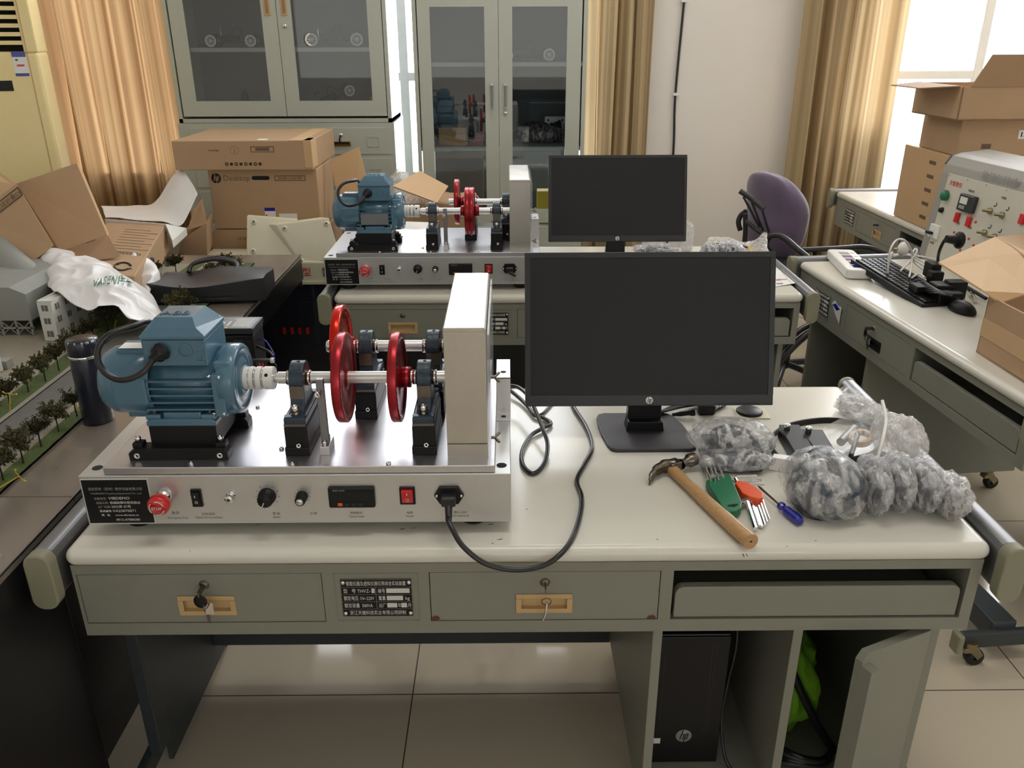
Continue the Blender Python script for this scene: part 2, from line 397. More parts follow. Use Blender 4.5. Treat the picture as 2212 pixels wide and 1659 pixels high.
# ---------------------------------------------------------------- the room
XL, XR, YB, YF, ZC = -3.3, 4.6, 5.1, -4.0, 3.2
struct('floor', MB().box(XL - .1, XR + .1, YF - .1, YB + .1, -0.1, 0.0, m_tile))
struct('ceiling', MB().box(XL - .1, XR + .1, YF - .1, YB + .1, ZC, ZC + .1, m_wall))
struct('wall_left', MB().box(XL - .1, XL, YF, YB, 0, ZC, m_wall))
struct('wall_right', MB().box(XR, XR + .1, YF, YB, 0, ZC, m_wall))
wb = MB()
W1 = (-2.75, 0.62, 0.75, 2.85); W2 = (1.98, 4.35, 0.55, 2.85)
for a, b, c, d in ((XL, W1[0], 0, ZC), (W1[1], W2[0], 0, ZC), (W2[1], XR, 0, ZC), (W1[0], W1[1], 0, W1[2]), (W1[0], W1[1], W1[3], ZC), (W2[0], W2[1], 0, W2[2]), (W2[0], W2[1], W2[3], ZC)):
    wb.box(a, b, YB, YB + .2, c, d, m_wall)
struct('wall_back', wb)
wf = MB(); WF = (1.5, 2.8, 1.2, 2.5)  # opening added in the unseen wall to let in fill light
for a, b, c, d in ((XL, WF[0], 0, ZC), (WF[1], XR, 0, ZC), (WF[0], WF[1], 0, WF[2]), (WF[0], WF[1], WF[3], ZC)):
    wf.box(a, b, YF - .1, YF, c, d, m_wall)
struct('wall_front', wf)
def window(n, Wd, cuts):
    a, b, c, d = Wd
    fr = MB(); y0, y1 = YB + .06, YB + .11
    for x in [a, b - .05] + cuts: fr.box(x, x + .05, y0, y1, c, d, m_white, 0.004)
    for z in (c, 1.32, d - .05): fr.box(a, b, y0 + .002, y1 - .002, z, z + .045, m_white, 0.004)
    o = struct('window_%d' % n, fr)
    g = MB(); g.box(a + .03, b - .03, y0 + .02, y0 + .026, c + .03, d - .03, m_wglass); g.build('pane', o)
    sl = MB(); sl.box(a, b, YB - .04, YB + .06, c - .03, c + .002, m_mwhite, 0.004); sl.build('sill', o)
window(1, W1, [-1.7, -0.62, -.05]); window(2, W2, [2.75, 3.45])
# far outside: low teal sheet roofs and a pale wall seen through the windows
for i, (x0, x1, lab) in enumerate(((-3.2, 1.6, 'low teal sheet roof outside the window between the two cabinets'), (2.4, 7.5, 'low teal sheet roof outside the right hand window behind the boxes'))):
    t = thing('shed_roof', lab, 'roof', (x0, 9.0, 0.0))
    MB().box(0, x1 - x0, 0, 2, -2, 0.05, m_mwhite).build('wall', t)
    mb = MB()
    for k in range(int((x1 - x0) / .2)):
        mb.prism([(k * .2, .05), (k * .2 + .2, .05), (k * .2 + .15, .1), (k * .2 + .05, .1)], 'y', -.1, 2.1, m_teal)
    mb.build('roof', t)
# wall cable
t = thing('wall_cable', 'thin black cable clipped down the white wall between the curtains', 'cable', (0.99, YB - .01, 0))
MB().tube([(.03, 0, 2.9), (.016, 0, 1.9), (0, 0, 1.25), (.012, 0, .9), (.01, 0, .1)], .007, m_cable, res=6).build('cord', t)
for z in (1.74, 1.245, .8):
    mb = MB(); mb.box(-.016 + (z - 1.2) * .02, .016 + (z - 1.2) * .02, -.014, .01, z - .008, z + .008, m_white, .002); mb.build('clip', t)
# ---------------------------------------------------------------- workstation desks
def rr(x0, x1, z0, z1, r, n=5, corners=(1, 1, 1, 1)):
    """rounded rectangle polygon; corners = bottom left, bottom right, top right, top left"""
    out = []
    for (cx, cz, a0, k) in ((x0, z0, 180, 0), (x1, z0, 270, 1), (x1, z1, 0, 2), (x0, z1, 90, 3)):
        q = r * corners[k]
        if q <= 0: out.append((cx, cz)); continue
        ox = cx + (q if cx == x0 else -q); oz = cz + (q if cz == z0 else -q)
        for i in range(n + 1):
            a = math.radians(a0 + 90 * i / n); out.append((ox + q * math.cos(a), oz + q * math.sin(a)))
    return out

def handle_cup(parent, x0, x1, z0, z1, m=None):
    m = m or m_tan
    mb = MB(); r = .0095; d = .007
    mb.box(x0, x1, -.0025, 0, z1 - r, z1, m, .001); mb.box(x0, x1, -.0025, 0, z0, z0 + r, m, .001)
    mb.box(x0, x0 + r, -.0025, 0, z0 + r, z1 - r, m); mb.box(x1 - r, x1, -.0025, 0, z0 + r, z1 - r, m)
    a, b, c, e = x0 + r, x1 - r, z0 + r, z1 - r
    mb.quad((a, d, c), (b, d, c), (b, d, e), (a, d, e), m)
    mb.quad((a, -.002, e), (b, -.002, e), (b, d, e), (a, d, e), m); mb.quad((a, -.002, c), (b, -.002, c), (b, d, c), (a, d, c), m)
    mb.quad((a, -.002, c), (a, -.002, e), (a, d, e), (a, d, c), m); mb.quad((b, -.002, c), (b, -.002, e), (b, d, e), (b, d, c), m)
    return mb.build('handle', parent)

def key_set(parent, x, z, two):
    k = MB()
    if two:      # key ring with a folded key pair hanging over the cup
        k.box(x - .0015, x + .0015, -.03, -.004, z - .005, z + .005, m_iron)
        k.ell((x, -.026, z - .016), (.012, .0018, .014), m_blackp, 12, 8)
        k.lathe([(.009, -.0008), (.011, -.0008), (.011, .0008), (.009, .0008), (.009, -.0008)], (x + .003, -.02, z - .03), (1, .3, 0), m_iron, 16)
        k.box(x + .000, x + .016, -.016, -.0145, z - .052, z - .028, m_chrome, .0006, T=None)
        k.box(x + .001, x + .006, -.014, -.0125, z - .072, z - .045, m_iron)
    else:
        k.box(x - .0012, x + .0012, -.026, -.004, z - .004, z + .004, m_iron)
        k.lathe([(.0075, -.0007), (.009, -.0007), (.009, .0007), (.0075, .0007), (.0075, -.0007)], (x + .002, -.02, z - .026), (0, 1, .2), m_iron, 16)
        k.tube([(x + .003, -.018, z - .03), (x + .001, -.02, z - .05), (x - .004, -.018, z - .068)], .0022, m_chrome, res=3)
    return k.build('key', parent)

def drawer_front(root, x0, x1, z0, z1, lock_x, cup, keys=None, depth=.42, cupmat=None):
    mb = MB(); y = 0.0
    cx0, cx1, cz0, cz1 = cup; e = .008
    for a, b, c, d in ((x0, cx0 + e, z0, z1), (cx1 - e, x1, z0, z1), (cx0 + e, cx1 - e, z0, cz0 + e), (cx0 + e, cx1 - e, cz1 - e, z1)):
        mb.box(a, b, 0, .016, c, d, m_grey)
    mb.box(x0 + .004, x1 - .004, .017, depth, z0 + .004, z0 + .008, m_greyd)
    d = mb.build('drawer', root, (0, .0105, 0))
    handle_cup(d, *cup, cupmat)
    lz = z1 - .022
    lk = MB(); lk.lathe([(0, -.004), (.0062, -.004), (.0075, -.0015), (.009, 0), (.009, .004)], (lock_x, 0, lz), (0, 1, 0), m_iron, 20)
    lk.box(lock_x - .0012, lock_x + .0012, -.0046, -.0035, lz - .004, lz + .004, m_dark)
    lk.build('lock', d)
    if keys is not None: key_set(d, lock_x, lz, keys)
    return d

def name_plate(root, x0, x1, z0, z1):
    mb = MB(); w = x1 - x0; h = z1 - z0
    mb.box(x0, x1, -.002, 0, z0, z1, m_blackp)
    g = m_alu; t = .0008
    for k in (0, .2, .4, .6, .8, 1.0): mb.box(x0, x1, -.0026, -.002, z0 + k * h - t / 2, z0 + k * h + t / 2, g)
    for k in (0, .49, 1.0): mb.box(x0 + k * w - t / 2, x0 + k * w + t / 2, -.0026, -.002, z0 + (.2 if k == .49 else 0) * h, z0 + (.8 if k == .49 else 1) * h, g)
    for a, b, r in ((.43, .475, 3), (.64, .97, 3), (.64, .87, 2), (.64, .78, 1), (.84, .92, 1)):
        mb.box(x0 + a * w, x0 + b * w, -.0027, -.002, z0 + (r * .2 + .04) * h, z0 + (r * .2 + .16) * h, m_offw)
    for a in (.035, .965):
        for b in (.08, .92): mb.ell((x0 + a * w, -.002, z0 + b * h), (.0042, .0035, .0042), m_chrome, 10, 6)
    p = mb.build('name_plate', root, (0, .0095, 0))
    tx = MB(); s = h * .13
    def T(st, a, r, al='LEFT', k=1.0, sx=1): tx.text(st, s * k, (x0 + a * w, -.0027, z0 + (r * .2 + .055) * h), (1, 0, 0), (0, 0, 1), m_offw, al, .0002, 1, sx)
    T('智能仪器及虚拟仪器仪表综合实验装置', .5, 4, 'CENTER', 1.0, .84 * w); T('浙江天煌科技实业有限公司研制', .5, 0, 'CENTER', 1.0, .8 * w)
    T('型   号 THVZ-', .03, 3, sx=.38 * w); T('编号', .52, 3, sx=.1 * w); T('额定电压 1N~220V', .03, 2, sx=.43 * w); T('重量', .52, 2, sx=.1 * w); T('kg', .9, 2, sx=.06 * w)
    T('额定容量  500VA', .03, 1, sx=.4 * w); T('出厂', .52, 1, sx=.1 * w); T('年', .79, 1, sx=.045 * w); T('月', .93, 1, sx=.045 * w)
    tx.build('lettering', p)
    return p

def side_bar(root, xo, xi, D, out, m=None):
    """extruded rail at one end of the top; out = -1 when its outside is to the left"""
    c = (1, 1, 1, 1)
    poly = rr(min(xo, xi), max(xo, xi), .664, .762, .017, 6, (1, 1, 1, .95) if out > 0 else (1, 1, .95, 1))
    b = MB(); b.prism(poly, 'y', -.004, D + .004, m_alu if m is None else m); bar = b.build('side_bar', root)
    a, e = min(xo, xi) - .0015, max(xo, xi) + .0015
    for y0, y1 in ((-.03, -.004), (D + .004, D + .02)):
        q = MB(); q.prism(rr(a, e, .655, .764, .02, 7), 'y', y0, y1, m_cap, .003); q.build('end_cap', bar)
    return bar

def caster(root, x, y, name='caster'):
    mb = MB(); mb.cyl((x, y, .075), (x, y, .06), .018, m_zinc, n=16)
    mb.prism([(y - .02, .06), (y + .015, .064), (y + .035, .035), (y + .022, .02), (y, .045), (y - .02, .045)], 'x', x - .015, x + .015, m_zinc, .002)
    mb.lathe([(.006, -.012), (.023, -.012), (.025, -.006), (.025, .006), (.023, .012), (.006, .012)], (x, y + .018, .025), (1, 0, 0), m_rubber, 20)
    return mb.build(name, root)

def desk(name, label, loc, rotz, L, D, drawers, plate, tray, ped, group='grey laboratory workstation desks', left_leg=True, door=False, stickers=True, modesty=True, foot_rail=None, cupmat=None, back_clip=None):
    root = thing(name, label, 'desk', loc, rotz, group)
    # top with a rounded nose all round
    mb = MB(); rings = []; hh = .016
    prof = [(.018, 0)] + [(hh - hh * math.sin(a), hh - hh * math.cos(a)) for a in [k * PI / 12 for k in range(13)]] + [(.018, 2 * hh)]
    
    for ins, z in prof:
        ins = min(ins, .018); ring = []
        for (cx, cy, a0, r) in ((0, 0, 180, .020), (L, 0, 270, .020), (L, D, 0, .020), (0, D, 90, .020)):
            ox = .020 if cx == 0 else L - .020; oy = .020 if cy == 0 else D - .020
            for q in range(9):
                a = math.radians(a0 + 90 * q / 8); ring.append((ox + (.020 - ins) * math.cos(a), oy + (.020 - ins) * math.sin(a), .718 + z))
        rings.append(ring)
    n = len(rings[0]); vs = [p for r in rings for p in r]
    fs = [[k * n + i, k * n + (i + 1) % n, (k + 1) * n + (i + 1) % n, (k + 1) * n + i] for k in range(len(rings) - 1) for i in range(n)]
    mb.add(vs, fs, m_lam, True); mb.add(rings[0], [list(range(n))[::-1]], m_lam); mb.add(rings[-1], [list(range(n))], m_lam)
    top = mb.build('tabletop', root)
    side_bar(root, -.047, -.005, D, -1); side_bar(root, L + .042, L + .003, D, 1)
    # frame with its openings
    f = MB(); x0, x1 = .006, L - .008; y0, y1 = .0095, .028; zb, zt = .568, .718; oz0, oz1 = .594, .699
    f.box(x0, x1, y0, y1, oz1, zt, m_grey); f.box(x0, x1, y0, y1, zb, oz0, m_grey)
    ops = sorted([(d[0], d[1]) for d in drawers] + ([(tray[0], tray[1])] if tray else []))
    e = x0
    for a, c in ops: f.box(e, a, y0, y1, oz0, oz1, m_grey); e = c
    f.box(e, x1, y0, y1, oz0, oz1, m_grey)
    f.box(x0, x0 + .015, y1, D - .03, zb, zt, m_grey); f.box(x1 - .015, x1, y1, D - .03, zb, zt, m_grey)
    f.box(x0, x1, D - .045, D - .03, zb, zt, m_grey); f.box(x0, x1, y1, D - .045, zb, zb + .003, m_greyd); f.box(x0, x1, y1, D - .045, zt - .003, zt, m_dark)
    if tray:
        f.box(tray[0] - .012, tray[0], y1, .5, oz0, oz1, m_grey); f.box(tray[1], tray[1] + .012, y1, .5, oz0, oz1, m_grey)
    f.build('frame', root)
    for d in drawers:
        a, c, lx, cup, keys = d
        drawer_front(root, a + .0015, c - .0015, oz0 + .0015, oz1 - .0015, lx, cup, keys, cupmat=cupmat)
    if tray:
        a, c = tray; t = MB()
        t.prism(rr(a + .006, c - .006, .597, .662, .016, 4, (0, 0, 1, 1)), 'y', .004, .02, m_grey, .0015)
        t.box(a + .01, c - .01, .02, .42, .60, .604, m_grey); t.box(a + .012, c - .012, .02, .03, .604, .655, m_greyd)
        t.build('keyboard_tray', root, (0, .008, 0))
    if plate:
        a, c, z0, z1 = plate; s = MB()
        for q in ((a - .011, c + .011, z0 - .012, z0 - .0105), (a - .011, c + .011, z1 + .0105, z1 + .012), (a - .012, a - .0105, z0 - .011, z1 + .011), (c + .0105, c + .012, z0 - .011, z1 + .011)):
            s.box(q[0], q[1], .0085, .01, q[2], q[3], m_grey)
        s.build('plate_surround', root); name_plate(root, a, c, z0, z1)
    # pedestal
    if ped:
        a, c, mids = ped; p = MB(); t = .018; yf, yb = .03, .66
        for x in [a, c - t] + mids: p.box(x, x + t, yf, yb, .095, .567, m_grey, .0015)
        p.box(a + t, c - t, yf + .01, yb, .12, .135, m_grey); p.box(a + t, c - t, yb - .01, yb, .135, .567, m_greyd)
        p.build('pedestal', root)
        for x in (a + .05, c - .05):
            for y in (.09, .6): caster(root, x, y)
        if door:
            dr = MB(); w = .165
            dr.prism([(0, .105), (w, .105), (w, .535), (w - .012, .552), (.02, .552), (0, .552)], 'y', -.009, .009, m_grey, .0015)
            dr.box(w - .02, w, .009, .03, .105, .53, m_grey)
            dr.box(w * .55, w * .72, -.0098, -.009, .17, .245, m_offw)
            o = dr.build('pedestal_door', root, (c - .022, yf + .004, 0), (0, 0, math.radians(180 + 24)))
            k = MB(); k.box(-.005, .022, -.0, .012, -.004, .004, m_white, .002); k.build('latch', o, (w * .62, -.024, .232), (0, math.radians(38), 0))
    if modesty:
        m = MB(); m.box(-.02, (ped[0] if ped else L), .548, .558, .088, .567, m_greyd); m.build('back_panel', root)
    if left_leg:
        l = MB(); l.box(-.032, -.004, .185, .232, .095, .664, m_greyd, .003); l.build('leg_column', root)
        l = MB(); l.box(-.018, -.008, .232, .66, .03, .664, m_greyd); l.build('leg_panel', root)
    for x in (-.046, L + .005):
        l = MB(); l.box(x, x + .020, -.06, D - .03, .05, .1, m_greyd, .006); r = l.build('foot_beam', root)
        q = MB(); q.box(x - .002, x + .036, -.078, -.06, .046, .104, m_cap, .006); q.build('end_cap', r)
        for y in (-.03, D - .08): caster(root, x + .017, y)
    l = MB(); l.box(L + .005, L + .032, .3, .36, .1, .664, m_greyd, .003); l.build('leg_column', root)
    if foot_rail:
        l = MB(); l.box(foot_rail[0], foot_rail[1], .03, .1, .06, .12, m_greyd, .005); l.build('foot_rail', root)
    return root

D1 = (-.764, 1.19)
std_dr = lambda keys: [(.012, .438, .231, (.18, .281, .611, .652), keys[0]), (.625, 1.031, .828, (.777, .877, .611, .651), keys[1])]
desk('workstation_desk', 'white topped grey desk nearest the camera carrying hammer, tools and big monitor', (D1[0], D1[1], 0), 0, 1.6, .715,
     std_dr((True, False)), (.470, .594, .608, .686), (1.053, 1.572), (1.029, 1.558, [1.288]), door=True)
desk('workstation_desk', 'white topped grey desk in the second row carrying the smaller looking monitor', (-.590, 2.6985, 0), math.radians(-.36), 1.6, .715,
     std_dr((None, None)), (.470, .594, .608, .686), (1.053, 1.572), (1.029, 1.558, [1.288]))
A4 = math.radians(-85.1); E4 = Vector((math.cos(A4), math.sin(A4), 0)); N4 = Vector((-E4.y, E4.x, 0)); P4 = Vector((1.138, 3.138, 0))
def d4(x, y, z): return P4 + E4 * x + N4 * y + Vector((0, 0, z))
r4 = desk('workstation_desk', 'side turned grey desk at the right carrying keyboard, mouse and cardboard box', P4, A4, 1.37, .715,
     [(.40, .81, .59, (.563, .65, .609, .645), True)], (.165, .270, .608, .684), (.835, 1.33), (.1, .56, []), modesty=False, foot_rail=(.6, 1.38), cupmat=m_blackp, left_leg=False)
s = MB(); s.add([(.296, -.001, .672), (.315, -.001, .688), (.34, -.001, .676), (.369, -.001, .678), (.369, -.001, .615), (.33, -.001, .64)], [[0, 1, 2, 3, 4, 5]], m_white)
s.add([(.302, -.0016, .668), (.325, -.0016, .678), (.36, -.0016, .666), (.335, -.0016, .655)], [[0, 1, 2, 3]], m_bluep); s.build('torn_sticker', r4, (0, .0075, 0))
s = MB(); s.box(0, .6, 0, .01, .09, .567, m_greyd); s.build('back_panel', r4, (.7, .62, 0))
desk('workstation_desk', 'far grey desk under the right hand window behind the purple chair', (1.856, 4.69, 0), math.radians(-89), 1.42, .715,
     [(.30, .74, .55, (.5, .6, .609, .649), False)], (.146, .26, .608, .684), (.79, 1.38), (.85, 1.38, []), modesty=False)
# ---------------------------------------------------------------- vibration demonstration rigs
def text_plate(root):
    mb = MB(); x0, x1, z0, z1 = .004, .116, .026, .111
    mb.box(x0, x1, -.002, 0, z0, z1, m_blackp); mb.box(x0 - .0018, x1 + .0018, -.0008, 0, z0 - .002, z1 + .002, m_offw)
    p = mb.build('name_plate', root)
    tx = MB(); L = x1 - x0
    g = m_inkf
    rows = [('瓦伦尼安（苏州）教学设备有限公司', .085, .092, .0062, m_mgrey, .092), ('VALENIAN Teaching Equipment Co., Ltd', .085, .084, .0045, m_mgrey, .088),
            ('设备型号:', .02, .0735, .0052, m_mgrey, 1), ('VIBDEMO', .045, .0735, .0072, m_offw, 1.2), ('设备名称:', .022, .065, .0052, m_mgrey, 1), ('机械故障诊断实验台', .046, .065, .0056, m_offw, 1.05),
            ('出厂日期:', .024, .057, .0052, m_mgrey, 1), ('2022年 07月', .047, .057, .0062, m_offw, 1.05), ('系统编号:', .025, .0485, .0052, m_offw, 1), ('VA22070071', .048, .0485, .0068, m_offw, 1.15),
            ('网   址:', .027, .0405, .0052, m_offw, 1), ('www.vibration.cn', .051, .0405, .005, m_offw, 1.15), ('0512-67586285', .051, .031, .006, m_offw, 1.1)]
    for s, x, z, k, m, sx in rows:
        if x == .085: tx.text(s, k, (x0 + L * .5, -.0023, z), (1, 0, 0), (0, 0, 1), m, 'CENTER', .0002, 1, sx)
        else: tx.text(s, k, (x0 - .004 + x, -.0023, z), (1, 0, 0), (0, 0, 1), m, 'LEFT', .0002, sx)
    tx.build('lettering', p)

def rocker(root, x, z, w, h, body, m_key, name):
    mb = MB(); mb.box(x - w / 2, x + w / 2, -.004, .004, z - h / 2, z + h / 2, body, .0012)
    o = mb.build(name, root); k = MB()
    a, b = w * .36, h * .4
    k.prism([(-.004, z - b), (-.011, z + b * .95), (-.009, z + b), (-.003, z + b)], 'x', x - a, x + a, m_key, .0008)
    k.box(x - .0006, x + .0006, -.0102, -.0085, z + b * .35, z + b * .7, m_offw)
    k.lathe([(.0017, 0), (.0026, 0), (.0026, .0006), (.0017, .0006)], (x, -.0066, z - b * .45), (0, -1, 0), m_offw, 12)
    k.build('rocker_key', o); return o

def knob(root, x, z, r, cap, name):
    mb = MB(); mb.lathe([(0, .022), (r * .78, .022), (r * .84, .019), (r * .9, .008), (r * 1.05, .006), (r * 1.05, 0)], (x, 0, z), (0, -1, 0), m_black, 18)
    for i in range(18):
        a = 2 * PI * i / 18; mb.box(-.0007, .0007, -.019, -.008, r * .84, r * .93, m_black, T=Matrix.Translation((x, 0, z)) @ Matrix.Rotation(a, 4, 'Y'))
    if cap: mb.lathe([(0, .0226), (r * .6, .0226), (r * .62, .021)], (x, 0, z), (0, -1, 0), m_chrome, 18)
    else: mb.box(-.0008, .0008, -.0228, -.0215, .002, r * .8, m_offw, T=Matrix.Translation((x, 0, z)) @ Matrix.Rotation(math.radians(205), 4, 'Y'))
    for i in range(-4, 5):
        a = math.radians(i * 32); mb.box(-.0003, .0003, -.0004, 0, r * 1.25, r * 1.45, m_ink, T=Matrix.Translation((x, 0, z)) @ Matrix.Rotation(a, 4, 'Y'))
    return mb.build(name, root)

def pillow_block(root, cx, cy, zc, z0):
    """black riser with a cast bearing housing; zc = shaft height, z0 = plate height"""
    r = MB(); w = .0215
    r.box(cx - w, cx + w, cy - .067, cy + .067, z0, z0 + .016, m_black, .0015)
    r.box(cx - w + .0015, cx + w - .001, cy - .064, cy + .064, z0 + .012, z0 + .054, m_black, .0015)
    for s in (-1, 1): bolt(r, (cx + .004, cy + s * .0655 - (.001 if s < 0 else 0), z0 + .02), (0, s, .35), .0042, .004)
    ris = r.build('riser_block', root)
    h = MB(); zf = z0 + .054
    poly = []
    # housing outline in the y-z plane
    L = .0635; R = .031
    pts = [(-L, zf), (L, zf), (L, zf + .017), (L - .012, zf + .02), (.04, zf + .023), (.033, zf + .03), (.029, zf + .042)]
    a0 = math.radians(-25)
    arc = [(R * math.cos(a0 + (PI - 2 * a0) * i / 18), zc + R * math.sin(a0 + (PI - 2 * a0) * i / 18)) for i in range(19)]
    poly = pts + arc + [(-.029, zf + .042), (-.033, zf + .03), (-.04, zf + .023), (-L + .012, zf + .02), (-L, zf + .017)]
    h.prism([(cy + y, z) for y, z in poly[:]], 'x', cx - .0125, cx + .0125, m_cast, .0018)
    h.box(cx - .019, cx + .019, cy - L - .0015, cy + L + .0015, zf, zf + .0175, m_cast, .003)
    for s in (-1, 1):
        h.box(cx - .019, cx + .019, cy + s * .0652 - .0004, cy + s * .0652 + .0004, zf + .002, zf + .0065, m_iron)
        h.prism([(cx - .0125, cy + s * .045), (cx - .019, cy + s * .055), (cx - .017, cy + s * .0635), (cx + .017, cy + s * .0635), (cx + .019, cy + s * .055), (cx + .0125, cy + s * .045)], 'z', zf + .012, zf + .0195, m_cast)
        h.cyl((cx, cy + s * .0505, zf + .019), (cx, cy + s * .0505, zf + .0205), .0085, m_iron, n=18)
        bolt(h, (cx, cy + s * .0505, zf + .0205), (0, 0, 1), .0072, .015)
    h.box(cx - .012, cx + .012, cy - R - .0006, cy - R + .006, zc - .028, zc - .004, m_iron)
    h.cyl((cx, cy - R - .0005, zc - .005), (cx, cy - R + .002, zc - .005), .0025, m_dark, n=10)
    h.cyl((cx + .001, cy, zc + R + .0003), (cx + .001, cy, zc + R - .003), .003, m_dark, n=10)
    hs = h.build('bearing_housing', root)
    for s in (-1, 1):
        b = MB(); b.lathe([(.0105, .0125 * s), (.0135, .0125 * s), (.0135, .0215 * s), (.0105, .0215 * s)], (cx, cy, zc), (1, 0, 0), m_chrome, 28)
        b.lathe([(.0135, .0128 * s), (.024, .0128 * s)], (cx, cy, zc), (1, 0, 0), m_iron, 28)
        b.cyl((cx + s * .017, cy, zc + .0137), (cx + s * .017, cy, zc + .0128), .0022, m_dark, n=8)
        b.build('bearing_insert', hs)
    return hs

def disc(root, cx, cy, zc, m=None, holes=2, hub=1, hl=.016):
    m = m or m_red; mb = MB(); R = .08; t = .008
    mb.lathe([(.0105, -t), (R - .0015, -t), (R, -t + .0015), (R, t - .0015), (R - .0015, t), (.068, t), (.066, t - .0025), (.022, t - .0025), (.019, t), (.0105, t)], (cx, cy, zc), (1, 0, 0), m, 96)
    mb.lathe([(.0105, t), (.0185, t), (.0185, t + hl), (.0105, t + hl)], (cx, cy, zc), (hub, 0, 0), m, 32)
    for s in (-1, 1):
        rs = (.073, .052) if holes == 2 else (.073,)
        for rad in rs:
            n = 36 if rad > .06 else 12
            for i in range(n):
                a = 2 * PI * i / n; off = t if (rad > .068 or s < 0) else t - .0025
                mb.cyl((cx + s * (off + .0002), cy + rad * math.cos(a), zc + rad * math.sin(a)), (cx + s * (off - .0008), cy + rad * math.cos(a), zc + rad * math.sin(a)), .0016, m_dark if holes == 1 else m_chrome, n=8)
    return mb.build('balance_disc', root)

def wing_nut(root, c):
    mb = MB(); c = Vector(c); mb.cyl(c, c + Vector((.008, 0, 0)), .003, m_iron, n=10)
    for s in (-1, 1): mb.tube([c + Vector((.006, 0, 0)), c + Vector((.011, s * .005, s * .003)), c + Vector((.015, s * .009, s * .005))], [.002, .0028, .0022], m_iron)
    return mb.build('wing_nut', root)

